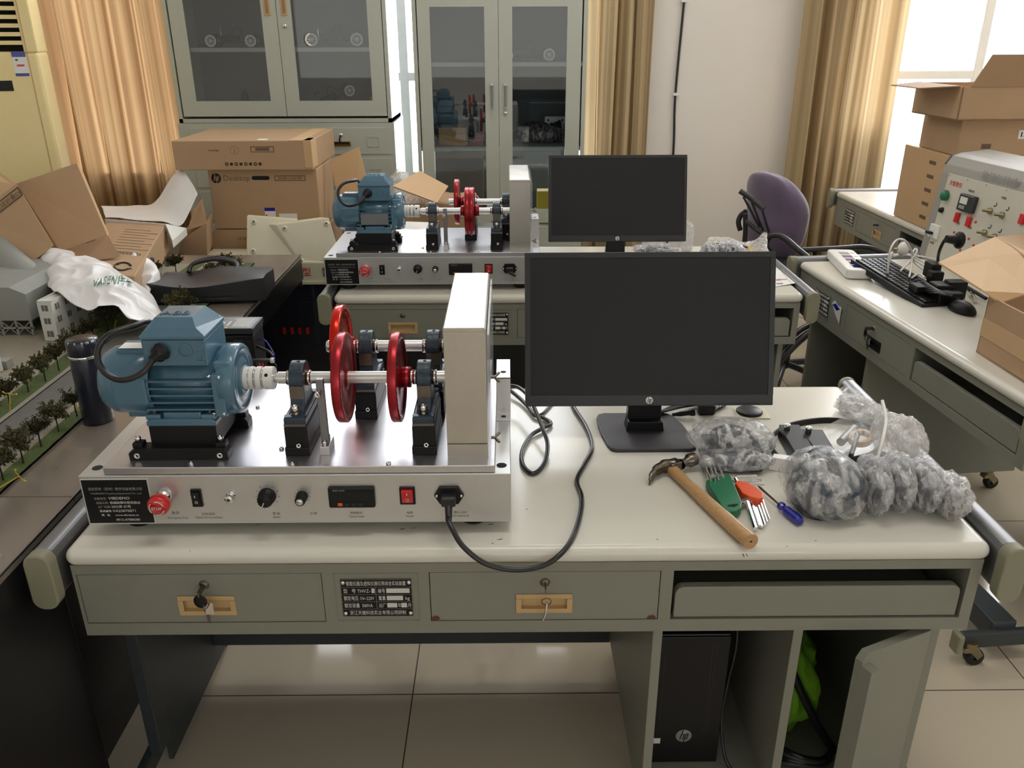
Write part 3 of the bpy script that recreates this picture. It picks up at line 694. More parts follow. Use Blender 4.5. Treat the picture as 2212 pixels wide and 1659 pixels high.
def make_motor(root, z0, name_sticker):
    """three phase motor on a black sliding mount; local coordinates of the rig"""
    AX, AZ = .11, .253
    def ax(prof, m, x0=0, n=48, smooth=True): return [(r, x) for r, x in prof]
    b = MB()
    # finned stator
    b.lathe([(0, .118), (.052, .118), (.052, .238), (0, .238)], (0, AX, AZ), (1, 0, 0), m_motor, 48)
    for side in (-1, 1):
        for zz in (-.034, -.021, -.008, .005, .018):
            yy = math.sqrt(max(0, .056 ** 2 - zz ** 2)); yo = .0595
            b.box(.115, .235, AX + side * (yy - .014), AX + side * yo, AZ + zz - .0016, AZ + zz + .0016, m_motor, .0008)
    b.box(.232, .252, AX - .061, AX + .061, AZ - .048, AZ + .03, m_motor, .002)
    for yy in (-.0605, .0605):
        for zz in (-.042, .026): b.ell((.247, AX + yy, AZ + zz), (.003, .003, .003), m_chrome, 8, 6)
    for zz in (.026, -.043): bolt(b, (.232, AX - .056, AZ + zz), (-1, 0, 0), .003, .006)
    body = b.build('stator_body', root)
    e = MB()
    e.lathe([(.05, .236), (.0595, .238), (.0625, .242), (.0625, .262), (.060, .268), (.052, .2695), (.050, .267), (.034, .268), (.030, .271), (.018, .272), (.016, .266), (0, .266)], (0, AX, AZ), (1, 0, 0), m_motor, 56)
    for a in (45, 135, 225, 315):
        q = math.radians(a); c = (.238, AX + .058 * math.cos(q), AZ + .058 * math.sin(q))
        e.box(.236, .262, c[1] - .007, c[1] + .007, c[2] - .007, c[2] + .007, m_motor, .002)
        bolt(e, (.262, c[1], c[2]), (1, 0, 0), .0035, .003)
    e.lathe([(0, .2662), (.0135, .2662), (.0155, .2665)], (0, AX, AZ), (1, 0, 0), m_dark, 24)
    e.build('end_shield', root)
    f = MB()
    f.lathe([(0, .026), (.03, .027), (.05, .034), (.0585, .048), (.0605, .064), (.0605, .122), (.058, .124)], (0, AX, AZ), (1, 0, 0), m_motor, 56)
    for a0 in (90, 270, 0, 180):
        q = math.radians(a0)
        f.box(.064, .122, -.0235, .0235, .0535, .0645, m_motor, .003, T=Matrix.Translation((0, AX, AZ)) @ Matrix.Rotation(q, 4, 'X'))
    fan = f.build('fan_cowl', root)
    s = MB(); s.box(.07, .116, AX - .024, AX + .004, AZ + .0655, AZ + .0662, m_paper); s.build('sticker', fan)
    # terminal box
    t = MB(); x0, x1, y0, y1 = .1255, .232, .052, .152; zb = AZ + .046
    t.box(x0, x1, y0, y1, zb, AZ + .092, m_motor, .002)
    t.box(x0 - .0015, x1 + .0015, y0 - .0015, y1 + .0015, AZ + .093, AZ + .1, m_motor, .0015)
    a, c = AZ + .1, AZ + .126; ix0, ix1, iy0, iy1 = x0 + .022, x1 - .022, y0 + .02, y1 - .016
    V = [(x0, y0, a), (x1, y0, a), (x1, y1, a), (x0, y1, a), (ix0, iy0, c), (ix1, iy0, c), (ix1, iy1, c), (ix0, iy1, c)]
    # chamfered pyramid lid
    V = [(x0 + .008, y0, a), (x1 - .008, y0, a), (x1, y0 + .008, a), (x1, y1 - .008, a), (x1 - .008, y1, a), (x0 + .008, y1, a), (x0, y1 - .008, a), (x0, y0 + .008, a),
         (ix0, y0 + .008, a + .017), (ix1, y0 + .008, a + .017), (ix1, iy1, c), (ix0, iy1, c), (ix0, iy0, c), (ix1, iy0, c)]
    t.add([(x0, y0, a), (x1, y0, a), (x1, y1, a), (x0, y1, a), (ix0, iy0, c), (ix1, iy0, c), (ix1, iy1, c), (ix0, iy1, c), (ix0 - .008, y0 + .006, a + .012), (ix1 + .008, y0 + .006, a + .012)],
          [[0, 1, 9, 8], [8, 9, 5, 4], [1, 2, 6, 5, 9], [2, 3, 7, 6], [3, 0, 8, 4, 7], [4, 5, 6, 7]], m_motor)
    t.text('ABB', .024, (x0 + .026, iy0 + .012, c), (1, 0, 0), (0, 1, 0), m_motor, 'LEFT', .001, 1.15)
    t.lathe([(.0095, 0), (.012, 0), (.0115, .0012), (.010, .0012)], (x0 + .072, y0 - .0005, AZ + .074), (0, -1, 0), m_motor, 24)
    for xx, yy in ((x0 + .006, y0 + .006), (x1 - .006, y1 - .006)): bolt(t, (xx, yy, AZ + .1), (0, 0, 1), .0035, .004)
    t.box(x1 - .018, x1 - .004, y0 - .0025, y0, AZ + .05, AZ + .056, m_motor); t.box(x1 - .018, x1 - .004, y0 - .0025, y0, AZ + .066, AZ + .072, m_motor)
    t.cyl((x1 - .01, y0 - .0006, AZ + .061), (x1 - .01, y0 + .002, AZ + .061), .0025, m_iron, n=10)
    tb = t.build('terminal_box', root)
    g = MB(); gx, gz = x0 + .033, AZ + .073
    g.lathe([(0, .026), (.007, .026), (.0075, .02), (.0125, .014), (.014, .012), (.014, .003), (.0155, .002), (.0155, 0)], (gx, y0, gz), (-.35, -.92, -.25), m_blackp, 14)
    g.build('cable_gland', tb)
    cb = MB(); P = [(gx - .008, y0 - .02, gz - .006), (gx - .02, y0 - .034, gz - .022), (gx - .042, y0 - .040, gz - .033), (gx - .066, y0 - .038, gz - .035), (gx - .086, y0 - .034, gz - .022), (gx - .095, y0 - .028, gz - .002), (gx - .092, y0 - .018, gz + .018), (gx - .076, y0 - .004, gz + .033), (gx - .05, y0 + .024, gz + .036), (.118, y0 + .07, gz + .026), (.125, y0 + .1, gz - .03), (.14, y0 + .125, gz - .09), (.16, y0 + .14, gz - .15), (.2, y0 + .145, z0 + .006)]
    cb.tube(P, .0052, m_cable, n=10, res=6); cb.build('supply_cable', root)
    # feet and mount
    k = MB(); fz = AZ - .063
    k.prism([(.112, fz), (.232, fz), (.232, fz + .008), (.224, fz + .012), (.112 + .008, fz + .012), (.112, fz + .008)], 'y', AX - .064, AX - .034, m_motor, .001)
    k.prism([(.112, fz), (.232, fz), (.232, fz + .008), (.224, fz + .012), (.112 + .008, fz + .012), (.112, fz + .008)], 'y', AX + .034, AX + .064, m_motor, .001)
    k.box(.14, .206, AX - .058, AX + .058, fz + .004, AZ - .04, m_motor, .003)
    for yy in (-.05, .05):
        for xx in (.124, .219):
            k.box(xx - .013, xx + .013, AX + yy - .012, AX + yy + .012, fz + .01, fz + .02, m_motor, .003); k.cyl((xx, AX + yy, fz + .02), (xx, AX + yy, fz + .025), .0045, m_iron, n=8)
    k.build('motor_foot', root)
    m = MB(); m.box(.114, .230, AX - .064, AX + .064, z0 + .02, fz, m_black, .0015); m.build('mount_block', root)
    for y0_, y1_ in ((AX - .079, AX - .052), (AX + .045, AX + .072)):
        r = MB(); r.prism([(.078, z0), (.249, z0), (.249, z0 + .013), (.243, z0 + .022), (.09, z0 + .022), (.078, z0 + .013)], 'y', y0_, y1_, m_black, .001)
        for xx in (.093, .236):
            r.box(xx - .008, xx + .01, y0_ + .004, y1_ - .004, z0 + .02, z0 + .03, m_black, .002)
            bolt(r, (xx, (y0_ + y1_) / 2, z0 + .03), (0, 0, 1), .0052, .009)
            if y0_ < AX: bolt(r, (xx, y0_, z0 + .009), (0, -1, 0), .0052, .003)
        r.build('slide_rail', root)
    if name_sticker:
        p = MB(); p.box(.128, .222, AX - .0625, AX - .0605, AZ - .034, AZ + .003, m_alu, .0005); p.build('rating_plate', root)

def rig(label, loc, rotz, second):
    z0 = .132
    root = thing('vibration_test_rig', label, 'machine', loc, rotz, 'vibration demonstration rigs')
    b = MB(); b.box(0, .74, 0, .41, .022, .118, m_panel, .0012)
    for x in (.02, .724):
        for y in (.03, .38): b.lathe([(0, .0004), (.009, .0004)], (x, y, .118), (0, 0, 1), m_dark, 20)
    b.text('急停', .007, (.155, -.0004, .042), (1, 0, 0), (0, 0, 1), m_mgrey, 'CENTER', .0002)
    for x, t1, t2 in ((.158, '', 'Emergency Stop'), (.212, '正转/反转', 'Motor Forward/Back'), (.33, '调 速', 'Speed'), (.395, '加 载', ''), (.47, '转速显示', 'Tachometer'), (.563, '电源', 'Power'), (.652, '输入 220V', 'AC 50/60HZ')):
        for s, z in ((t1, .04), (t2, .033)):
            if s: b.text(s, .0055, (x, -.0004, z), (1, 0, 0), (0, 0, 1), m_mgrey, 'CENTER', .0002)
    b.build('control_case', root)
    for x, y in ((.07, .05), (.672, .05), (.07, .36), (.672, .36)):
        f = MB(); f.lathe([(0, .022), (.027, .022), (.025, .002), (.023, 0), (0, 0)], (x, y, 0), (0, 0, 1), m_rubber, 28); f.build('rubber_foot', root)
    p = MB(); p.box(.043, .713, .004, .404, .1185, z0, m_plate, .0012)
    for x, y in ((.19, .016), (.332, .07), (.365, .012), (.53, .012), (.24, .25)): bolt(p, (x, y, z0), (0, 0, 1), .0042, .0035)
    p.build('base_plate', root)
    text_plate(root)
    e = MB(); e.lathe([(.013, 0), (.013, .008), (.010, .010), (.010, .015)], (.141, 0, .079), (0, -1, 0), m_chrome, 24); es = e.build('stop_button', root)
    c = MB(); c.lathe([(.010, .013), (.0165, .015), (.0185, .02), (.0185, .03), (.016, .034), (0, .036)], (.141, 0, .079), (0, -1, -.12), m_redp, 30)
    for k in range(3):
        pts = [(.141 + .0125 * math.cos(math.radians(k * 120 + a)), -.0362, .075 + .0125 * math.sin(math.radians(k * 120 + a))) for a in range(20, 101, 10)]
        c.tube(pts, .0008, m_offw, n=6)
    c.text('STOP', .0075, (.141, -.0368, .0725), (1, 0, 0), (0, 0, 1), m_offw, 'CENTER'); c.build('red_cap', es)
    rocker(root, .197, .075, .018, .034, m_blackp, m_blackp, 'rocker_switch')
    s = MB(); s.lathe([(.0085, 0), (.0085, .003), (.006, .004), (.006, .012), (.0075, .012), (.0075, .016), (.003, .016)], (.256, 0, .078), (0, -1, 0), m_chrome, 18); s.build('signal_socket', root)
    knob(root, .319, .078, .0145, False, 'speed_knob'); knob(root, .379, .077, .0098, True, 'load_knob')
    o_ = -.021; d = MB(); d.box(.446 + o_, .526 + o_, -.008, .004, .056, .096, m_blackp, .003)
    d.box(.452 + o_, .52 + o_, -.0086, -.008, .074, .09, m_screen)
    for i, q in enumerate((m_orange, m_bezel, m_bezel, m_bezel)): d.box(.462 + o_ + i * .012, .470 + o_ + i * .012, -.0092, -.008, .061, .067, q, .0008)
    d.text('SPEED METER', .0035, (.455 + o_, -.0088, .0905), (1, 0, 0), (0, 0, 1), m_mgrey); d.build('speed_display', root)
    rocker(root, .561, .077, .027, .034, m_blackp, m_redp, 'power_switch')
    s = MB(); x, z = .633, .078
    s.prism([(x - .026, z), (x - .016, z + .017), (x + .016, z + .017), (x + .026, z), (x + .016, z - .017), (x - .016, z - .017)], 'y', -.006, 0, m_blackp, .0015)
    for q in (-.021, .021): s.ell((x + q, -.006, z), (.0028, .0022, .0028), m_chrome, 8, 6)
    sock = s.build('inlet_socket', root)
    s = MB(); s.box(x - .0125, x + .0125, -.026, -.005, z - .011, z + .008, m_cable, .003)
    s.cyl((x, -.02, z - .009), (x, -.03, z - .034) if not second else (x + .02, -.035, z - .018), .007, m_cable, .0055, n=14); s.build('plug', sock)
    make_motor(root, z0, second)
    AX, AZ = .11, .253
    sh = MB(); sh.cyl((.262, AX, AZ), (.33, AX, AZ), .0075, m_chrome, n=24); sh.cyl((.33, AX, AZ), (.66, AX, AZ), .0108, m_aluw, n=32); sh.build('drive_shaft', root)
    cp = MB()
    for a, c in ((.265, .279), (.281, .2885), (.2925, .302), (.306, .323)):
        cp.lathe([(.008, a), (.0195, a), (.0205, a + .001), (.0205, c - .001), (.0195, c), (.008, c)], (0, AX, AZ), (1, 0, 0), m_white, 40, smooth=False)
    for a in (.280, .2905, .304): cp.lathe([(0, a - .0008), (.0185, a - .0008), (.0185, a + .0008), (0, a + .0008)], (0, AX, AZ), (1, 0, 0), m_chrome, 30)
    for q in (35, 215): cp.cyl((.3135, AX + .0206 * math.cos(math.radians(q + 180)), AZ + .0206 * math.sin(math.radians(q))), (.3135, AX - .012 * math.cos(math.radians(q)), AZ + .012 * math.sin(math.radians(q))), .0032, m_dark, n=12)
    cp.build('shaft_coupling', root)
    pillow_block(root, .367, AX, AZ, z0); pillow_block(root, .589, AX, AZ, z0)
    RY, RZ = .26, .257
    if not second:
        disc(root, .446, AX, AZ, holes=1, hub=-1, hl=.004); disc(root, .5405, AX, AZ, holes=1)
        pillow_block(root, .464, RY, RZ, z0); pillow_block(root, .593, RY, RZ, z0)
        disc(root, .415, RY, RZ, m_redb)
        sh = MB(); sh.cyl((.39, RY, RZ), (.66, RY, RZ), .0108, m_aluw, n=32); sh.lathe([(0, 0), (.011, .0), (.012, .004), (.011, .012)], (.386, RY, RZ), (1, 0, 0), m_chrome, 20); sh.build('driven_shaft', root)
    else:
        disc(root, .489, AX, AZ, holes=1, hub=-1); disc(root, .5045, AX, AZ, holes=1)
        pillow_block(root, .494, RY, RZ, z0); pillow_block(root, .622, RY, RZ, z0)
        disc(root, .445, RY, RZ)
        sh = MB(); sh.cyl((.415, RY, RZ), (.69, RY, RZ), .0108, m_aluw, n=32); sh.build('driven_shaft', root)
    sp = MB(); x = .4075
    sp.box(x, x + .013, .056, .066, z0 + .016, AZ + .018, m_alu, .001); sp.box(x - .002, x + .015, .045, .09, z0, z0 + .016, m_aluw, .001)
    for y in (.052, .078): bolt(sp, (x + .0065, y, z0 + .016), (0, 0, 1), .0048, .009)
    bolt(sp, (x + .004, .056, AZ - .005), (0, -1, 0), .0055, .014); sp.build('sensor_post', root)
    gx = .63 if not second else .634; gw = .07
    gy0, gy1 = (.035, .375)
    g = MB(); t = .0015; zt = z0 + .238
    g.box(gx, gx + gw, gy0, gy0 + t, z0 + .02, zt - .006, m_steel); g.box(gx + .001, gx + gw + .001, gy0 - .003, gy0 - .0015, z0, z0 + .026, m_steel)
    g.box(gx, gx + gw, gy1 - t, gy1, z0, zt - .006, m_steel)
    g.box(gx, gx + t, gy0 + t, gy1 - t, z0, zt - .006, m_steel)
    g.prism(rr(gx - .001, gx + gw, zt - .0075, zt, .004, 4, (0, 0, 1, 1)), 'y', gy0 - .001, gy1 + .001, m_steel, .0015)
    gd = g.build('belt_guard', root)
    a = MB(); a.box(gx + gw + .001, gx + gw + .006, gy0 - .003, gy1, z0 - .01, zt - .012, m_plexi, .001); a.build('guard_window', gd)
    wing_nut(gd, (gx + gw + .006, gy0 + .06, AZ + .005)); wing_nut(gd, (gx + gw + .006, gy0 + .02, z0 + .028))
    bk = MB(); bx0, bx1 = .713, .741; by = .24; zt2 = z0 + .065
    bk.box(bx0, bx1, by, by + .003, z0 - .012, zt2, m_aluw, .0008); bk.box(bx0, bx1, by, by + .1, zt2 - .003, zt2, m_aluw, .0008); bk.box(bx0, bx1, by - .03, by, z0 - .014, z0 - .011, m_aluw, .0008)
    bk.lathe([(0, 0), (.006, 0)], ((bx0 + bx1) / 2, by + .03, zt2 + .0003), (0, 0, 1), m_dark, 18); bk.lathe([(0, 0), (.005, 0)], ((bx0 + bx1) / 2, by - .015, z0 - .0107), (0, 0, 1), m_dark, 18)
    bk.build('angle_bracket', root)
    return root
rig('silver vibration rig with blue motor and three red discs on the nearest desk', (-.735, 1.245, .75), 0, False)
rig('silver vibration rig with rating plate on its blue motor on the second row desk', (-.623, 2.757, .75), 0, True)

# ---------------------------------------------------------------- monitors
def hp_logo(mb, c, r, ux, uy, m_bgd, m_txt):
    c = Vector(c); ux = Vector(ux).normalized(); uy = Vector(uy).normalized(); n = ux.cross(uy)
    mb.lathe([(0, .0006), (r, .0006), (r, 0)], c, n, m_bgd, 32)
    # slanted strokes of the round letter mark
    def stroke(x0, y0, x1, y1, w):
        pts = [(x0 - w, y0), (x0 + w, y0), (x1 + w, y1), (x1 - w, y1)]
        mb.add([c + ux * x * r + uy * y * r + n * .0009 for x, y in pts], [[0, 1, 2, 3]], m_txt)
    stroke(-.46, -.5, -.12, .95, .075); stroke(-.12, -.5, .06, .22, .075); stroke(-.22, .12, .06, .12 + .001, .0)
    stroke(.0, -.97, .3, .4, .075); stroke(.38, -.45, .56, .4, .075)
    for (x0, y0, x1, y1) in ((-.24, .2, .1, .34), (.2, .26, .6, .42), (.08, -.5, .46, -.36)):
        mb.add([c + ux * x * r + uy * y * r + n * .0009 for x, y in ((x0, y0), (x1, y0), (x1, y1), (x0, y1))], [[0, 1, 2, 3]], m_txt)
    return mb

def monitor(label, loc, rotz=0, tilt=18):
    root = thing('monitor', label, 'monitor', loc, rotz, 'black desktop monitors')
    w, h = .528, .325
    T = Matrix.Translation((0, -.035, .082)) @ Matrix.Rotation(math.radians(-tilt), 4, 'X')
    b = MB(); bz = .0125
    b.box(-w / 2, w / 2, 0, .012, h - bz, h, m_bezel, .0015, T=T); b.box(-w / 2, w / 2, 0, .012, 0, .0235, m_bezel, .0015, T=T)
    b.box(-w / 2, -w / 2 + .011, 0, .012, .0225, h - bz + .001, m_bezel, T=T); b.box(w / 2 - .011, w / 2, 0, .012, .0225, h - bz + .001, m_bezel, T=T)
    b.box(-w / 2, w / 2, .012, .024, 0, h, m_bezel, .003, T=T); b.box(-w / 2 + .08, w / 2 - .08, .024, .045, .03, h - .07, m_blackp, .012, T=T)
    b.box(w / 2 - .12, w / 2 - .03, -.0005, 0, .003, .0055, m_blackp, T=T)
    bb = b.build('casing', root)
    s = MB(); s.box(-w / 2 + .011, w / 2 - .011, .0015, .011, .0235, h - bz, m_screen, T=T); s.build('screen', root)
    l = MB(); hp_logo(l, (T @ Vector((0, -.0002, .0118))), .0078, T.to_3x3() @ Vector((1, 0, 0)), T.to_3x3() @ Vector((0, 0, 1)), m_offw, m_bezel); l.build('maker_badge', bb)
    n = MB(); n.prism([(-.038, .012), (.038, .012), (.033, .17), (-.033, .17)], 'y', .012, .04, m_blackp, .003)
    n.box(-.033, .033, .024, .05, .1, .19, m_blackp, .004); n.build('stand_neck', root)
    f = MB()
    pts = []
    for i in range(9):
        t = i / 8; pts.append((-.095 + .0 * t - (.0), 0, 0))
    o = [(-.075, -.092), (.083, -.092), (.097, -.083), (.1, -.07), (.098, -.03), (.09, .03), (.077, .075), (.066, .088), (.05, .092), (-.08, .092), (-.094, .085), (-.099, .07), (-.1, .03), (-.097, -.02), (-.09, -.07), (-.084, -.086)]
    f.prism(o, 'z', 0, .008, m_base, .0025)
    f.prism([(-.042, .004), (.042, .004), (.038, .03), (-.038, .03)], 'y', -.006, .036, m_blackp, .002); f.build('stand_base', root)
    return root
monitor('large black flat monitor standing on the nearest desk', (.302, 1.637, .75))
monitor('black flat monitor on the second row desk behind the near monitor', (.425, 3.165, .75), 0, 17)
# ---------------------------------------------------------------- helper: a point of the place from where it is seen and how far away it stands
def P(u, v, y=None, z=None, x=None):
    d = _fwd + _rt * ((u - 1106) / F_PX) - _up * ((v - 829.5) / F_PX); o = Vector((0, 0, 1.5585))
    if y is not None: return o + d * (y / d.y)
    if z is not None: return o + d * ((z - 1.5585) / d.z)
    return o + d * (x / d.x)

def board(mb, a, b, c, d, t, m, me=None):
    """flat sheet with real thickness from four corners"""
    a, b, c, d = [Vector(q) for q in (a, b, c, d)]; n = (b - a).cross(d - a).normalized() * t
    V = [a, b, c, d, a + n, b + n, c + n, d + n]
    mb.add(V, [[3, 2, 1, 0], [4, 5, 6, 7]], m); mb.add(V, [[0, 1, 5, 4], [1, 2, 6, 5], [2, 3, 7, 6], [3, 0, 4, 7]], me or m)
    return mb
def hexa(mb, q, ext, m, bev=.003):
    q = [Vector(p) for p in q]; ext = Vector(ext); b = bmesh.new()
    lo = [b.verts.new(p) for p in q]; hi = [b.verts.new(p + ext) for p in q]
    b.faces.new(lo); b.faces.new(hi[::-1])
    for i in range(4): b.faces.new([lo[i], hi[i], hi[(i + 1) % 4], lo[(i + 1) % 4]])
    bmesh.ops.recalc_face_normals(b, faces=b.faces[:])
    if bev: bmesh.ops.bevel(b, geom=b.edges[:], offset=bev, segments=2, profile=.5, affect='EDGES')
    return mb.bm(b, m)
def crumple(p, amp, sc, seed=0.0):
    q = Vector(p) * sc + Vector((seed, seed * 1.7, -seed))
    return Vector((noise.noise(q), noise.noise(q + Vector((31, 7, 3))), noise.noise(q + Vector((5, 57, 11))))) * amp
def facet(p, amp, sc, seed=0.0):
    """sharp creases: ridged noise"""
    q = Vector(p) * sc + Vector((seed, -seed, seed * .5))
    return (1 - 2 * abs(noise.noise(q))) * amp + (1 - 2 * abs(noise.noise(q * 2.3 + Vector((9, 9, 9))))) * amp * .45

# ---------------------------------------------------------------- steel cabinets
def cabinet_lock(root, x, z, y=-.002):
    mb = MB(); mb.lathe([(0, .006), (.008, .006), (.01, .003), (.012, 0)], (x, y, z), (0, -1, 0), m_chrome, 20); mb.box(x - .001, x + .001, y - .0068, y - .005, z - .004, z + .004, m_dark)
    return mb.build('lock', root)
def glass_door(root, x0, x1, z0, z1, gx0, gx1, gz0, gz1):
    mb = MB(); t = .018
    mb.box(x0, gx0, 0, t, z0, z1, m_cab); mb.box(gx1, x1, 0, t, z0, z1, m_cab); mb.box(gx0, gx1, 0, t, z0, gz0, m_cab); mb.box(gx0, gx1, 0, t, gz1, z1, m_cab)
    d = mb.build('door', root, (0, -.002, 0))
    g = MB(); g.box(gx0 - .004, gx1 + .004, .008, .012, gz0 - .004, gz1 + .004, m_glass); g.build('glass_pane', d)
    return d
def cab_shell(root, x0, x1, z0, z1, D, shelves, name='body'):
    mb = MB(); t = .02
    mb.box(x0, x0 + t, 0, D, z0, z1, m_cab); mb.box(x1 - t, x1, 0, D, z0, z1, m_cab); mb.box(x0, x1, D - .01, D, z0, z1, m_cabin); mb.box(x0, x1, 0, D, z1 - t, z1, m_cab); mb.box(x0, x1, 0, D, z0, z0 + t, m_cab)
    b = mb.build(name, root)
    for z in shelves:
        s = MB(); s.box(x0 + t, x1 - t, .022, D - .01, z - .02, z, m_cab); s.build('shelf', root)
    return b
ca = thing('display_cabinet', 'wide grey steel cabinet with tan handles, glass doors above drawers, behind the cardboard boxes', 'cabinet', (-1.735, 4.6, 0))
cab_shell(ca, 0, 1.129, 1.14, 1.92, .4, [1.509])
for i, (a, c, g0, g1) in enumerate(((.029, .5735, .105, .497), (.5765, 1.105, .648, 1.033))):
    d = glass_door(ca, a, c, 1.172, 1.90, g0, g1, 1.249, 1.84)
    hx = (.508, .548) if i == 0 else (.593, .633)
    h = MB(); h.box(hx[0] + .005, hx[1] - .003, -.004, .002, 1.66, 1.79, m_tan, .002); h.box(hx[0] + .012, hx[1] - .01, -.0046, -.004, 1.668, 1.782, m_cardd, .0); h.build('handle', d)
    if i == 1: cabinet_lock(d, .61, 1.612)
mb = MB(); mb.box(-.012, 1.138, 0, .42, .03, 1.138, m_cab); mb.build('lower_body', ca)
for r, (z0, z1) in enumerate(((.975, 1.113), (.80, .955), (.62, .78), (.44, .6))):
    for c, (x0, x1) in enumerate(((.05, .575), (.585, 1.118))):
        dr = MB(); dr.box(x0, x1, -.003, .01, z0, z1, m_cab, .0015); o = dr.build('drawer', ca, (0, -.001, 0))
        xm = (x0 + x1) / 2 + (.0 if c else 0); h = MB(); zc = z0 + (z1 - z0) * .4
        h.prism([(xm - .052, zc - .012), (xm + .052, zc - .012), (xm + .05, zc + .014), (xm - .05, zc + .014)], 'y', -.012, -.003, m_brass, .003); h.box(xm - .045, xm + .045, -.013, -.012, zc - .002, zc + .01, m_dark); h.build('handle', o)
        if r == 0 and c == 1:
            cabinet_lock(o, xm, zc + .045); k = MB(); k.tube([(xm, -.012, zc + .045), (xm - .003, -.025, zc + .03), (xm - .006, -.022, zc + .012)], .004, m_blackp); k.build('key', o)
        f = MB(); fx = x0 + (x1 - x0) * .76; fz = zc + .01
        for q in ((fx, fx + .062, fz - .026, fz - .0235), (fx, fx + .062, fz + .0235, fz + .026), (fx, fx + .0025, fz - .026, fz + .026), (fx + .06, fx + .0625, fz - .026, fz + .026)): f.box(q[0], q[1], -.0055, -.003, q[2], q[3], m_cab)
        f.build('card_holder', o)
cb = thing('display_cabinet', 'narrow grey steel cabinet with chrome handles, full height glass doors, left of a tan curtain', 'cabinet', (-.476, 4.6, 0))
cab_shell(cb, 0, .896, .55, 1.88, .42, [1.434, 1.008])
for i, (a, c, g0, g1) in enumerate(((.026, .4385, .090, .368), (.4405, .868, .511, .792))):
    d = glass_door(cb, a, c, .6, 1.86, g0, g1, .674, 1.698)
    hx = .404 if i == 0 else .474
    h = MB()
    for z in (1.215, 1.325): h.box(hx - .009, hx + .009, -.022, 0, z - .006, z + .006, m_chrome, .003)
    h.box(hx - .006, hx + .006, -.024, -.017, 1.215, 1.325, m_alu, .003); h.build('handle', d)
    if i == 1: cabinet_lock(d, .474, 1.183)
mb = MB(); mb.box(0, .896, 0, .42, .03, .55, m_cab); mb.build('lower_body', cb)
for x0, x1 in ((.026, .438), (.441, .868)):
    dr = MB(); dr.box(x0, x1, -.003, .01, .06, .58, m_cab, .0015); dr.build('lower_door', cb)

# things inside the cabinets
def toy_car(label, loc, rz, s=1.0, yellow=False):
    t = thing('model_car_chassis', label, 'model car', loc, rz, 'model car chassis in the cabinets'); t.scale = (s, s, s)
    b = MB(); b.box(-.12, .12, -.035, .035, .022, .03, m_blackp, .002); b.box(-.06, .03, -.028, .028, .03, .062, m_blackp, .006)
    b.box(.05, .1, -.02, .02, .03, .055, m_bezel, .004); b.tube([(-.02, 0, .06), (.02, .01, .1), (.05, .0, .06)], .002, m_cable, res=5); b.tube([(-.07, .02, .03), (-.07, .02, .1), (-.05, -.02, .1)], .003, m_chrome, res=3)
    b.build('chassis', t)
    for x in (-.105, .105):
        for sd in (-1, 1):
            w = MB(); w.lathe([(.018, -.013), (.031, -.013), (.034, -.008), (.034, .008), (.031, .013), (.018, .013)], (x, sd * .05, .034), (0, 1, 0), m_rubber, 24)
            w.lathe([(.019, .0), (.020, 0.0142), (.0300, .0142), (.0305, .0)], (x, sd * .05, .034), (0, sd, 0), m_white, 24)
            for k in range(9):
                a = 2 * PI * k / 9; w.box(-.0016, .0016, -.001, .001, .003, .022, m_white, T=Matrix.Translation((x, sd * .0625, .034)) @ Matrix.Rotation(a, 4, 'Y'))
            w.lathe([(0, .0135), (.005, .0135), (.006, .01)], (x, sd * .05, .034), (0, sd, 0), m_white, 12)
            w.build('wheel', t)
    return t
toy_car('model car with white wheels on the upper left shelf of the wide cabinet', (-1.42, 4.69, 1.509), 0, .98)
toy_car('model car turned away on the upper right shelf of the wide cabinet', (-.90, 4.70, 1.509), math.radians(12), 1.1)
c3 = toy_car('tilted model car on the bottom of the wide cabinet, one white wheel raised', (-.93, 4.74, 1.165), math.radians(28), .95); c3.rotation_euler = (0, math.radians(-26), math.radians(20)); c3.location.z = 1.22
toy_car('model car with spoked wheel on the top shelf of the narrow cabinet', (.11, 4.70, 1.434), math.radians(8), 1.05)
toy_car('small model car on the middle shelf of the narrow cabinet', (-.02, 4.76, 1.008), math.radians(60), .9)
def lumps(name, label, cat, loc, m, rs, mats=None, wrap=None):
    t = thing(name, label, cat, loc); mb = MB()
    for (x, y, z, a, b, c) in rs: mb.ell((x, y, z), (a, b, c), m, 16, 10, fn=lambda d: 1 + .22 * noise.noise(d * 2.6 + Vector((x * 40, 0, z * 30))))
    mb.build('body', t)
    return t
lumps('robot_arm', 'black jointed robot kit lying on the bottom of the wide cabinet behind the left door', 'robot', (-1.45, 4.78, 1.16), m_blackp, [(-.08, 0, .035, .06, .05, .035), (.04, 0, .03, .08, .05, .03), (.02, .02, .09, .02, .02, .05), (.1, 0, .06, .07, .02, .01)])
t = thing('gripper_claw', 'yellow claw shape at the bottom right of the wide cabinet', 'gripper', (-.76, 4.74, 1.16)); mb = MB()
mb.tube([(-.13, 0, .012), (-.06, 0, .03), (0, 0, .03), (.04, 0, .05), (.03, 0, .09), (.07, 0, .1)], [.012, .016, .014, .012, .01, .012], m_yel, res=4); mb.build('claw', t); mb = MB(); mb.box(.0, .1, .01, .06, 0, .07, m_blackp, .006); mb.build('motor', t)
t = thing('bundled_wires', 'black tangle of bagged parts on the middle shelf of the narrow cabinet', 'wires', (.19, 4.78, 1.008)); mb = MB()
random.seed(3)
for k in range(9):
    a = random.random() * 3; mb.tube([(-.13 + .03 * k, -.03, .01), (-.1 + .025 * k, .0, .05 + .05 * random.random()), (-.05 + .02 * k, .03, .08 + .03 * math.sin(a)), (.02 + .012 * k, .02, .02)], .009, m_cable, res=4)
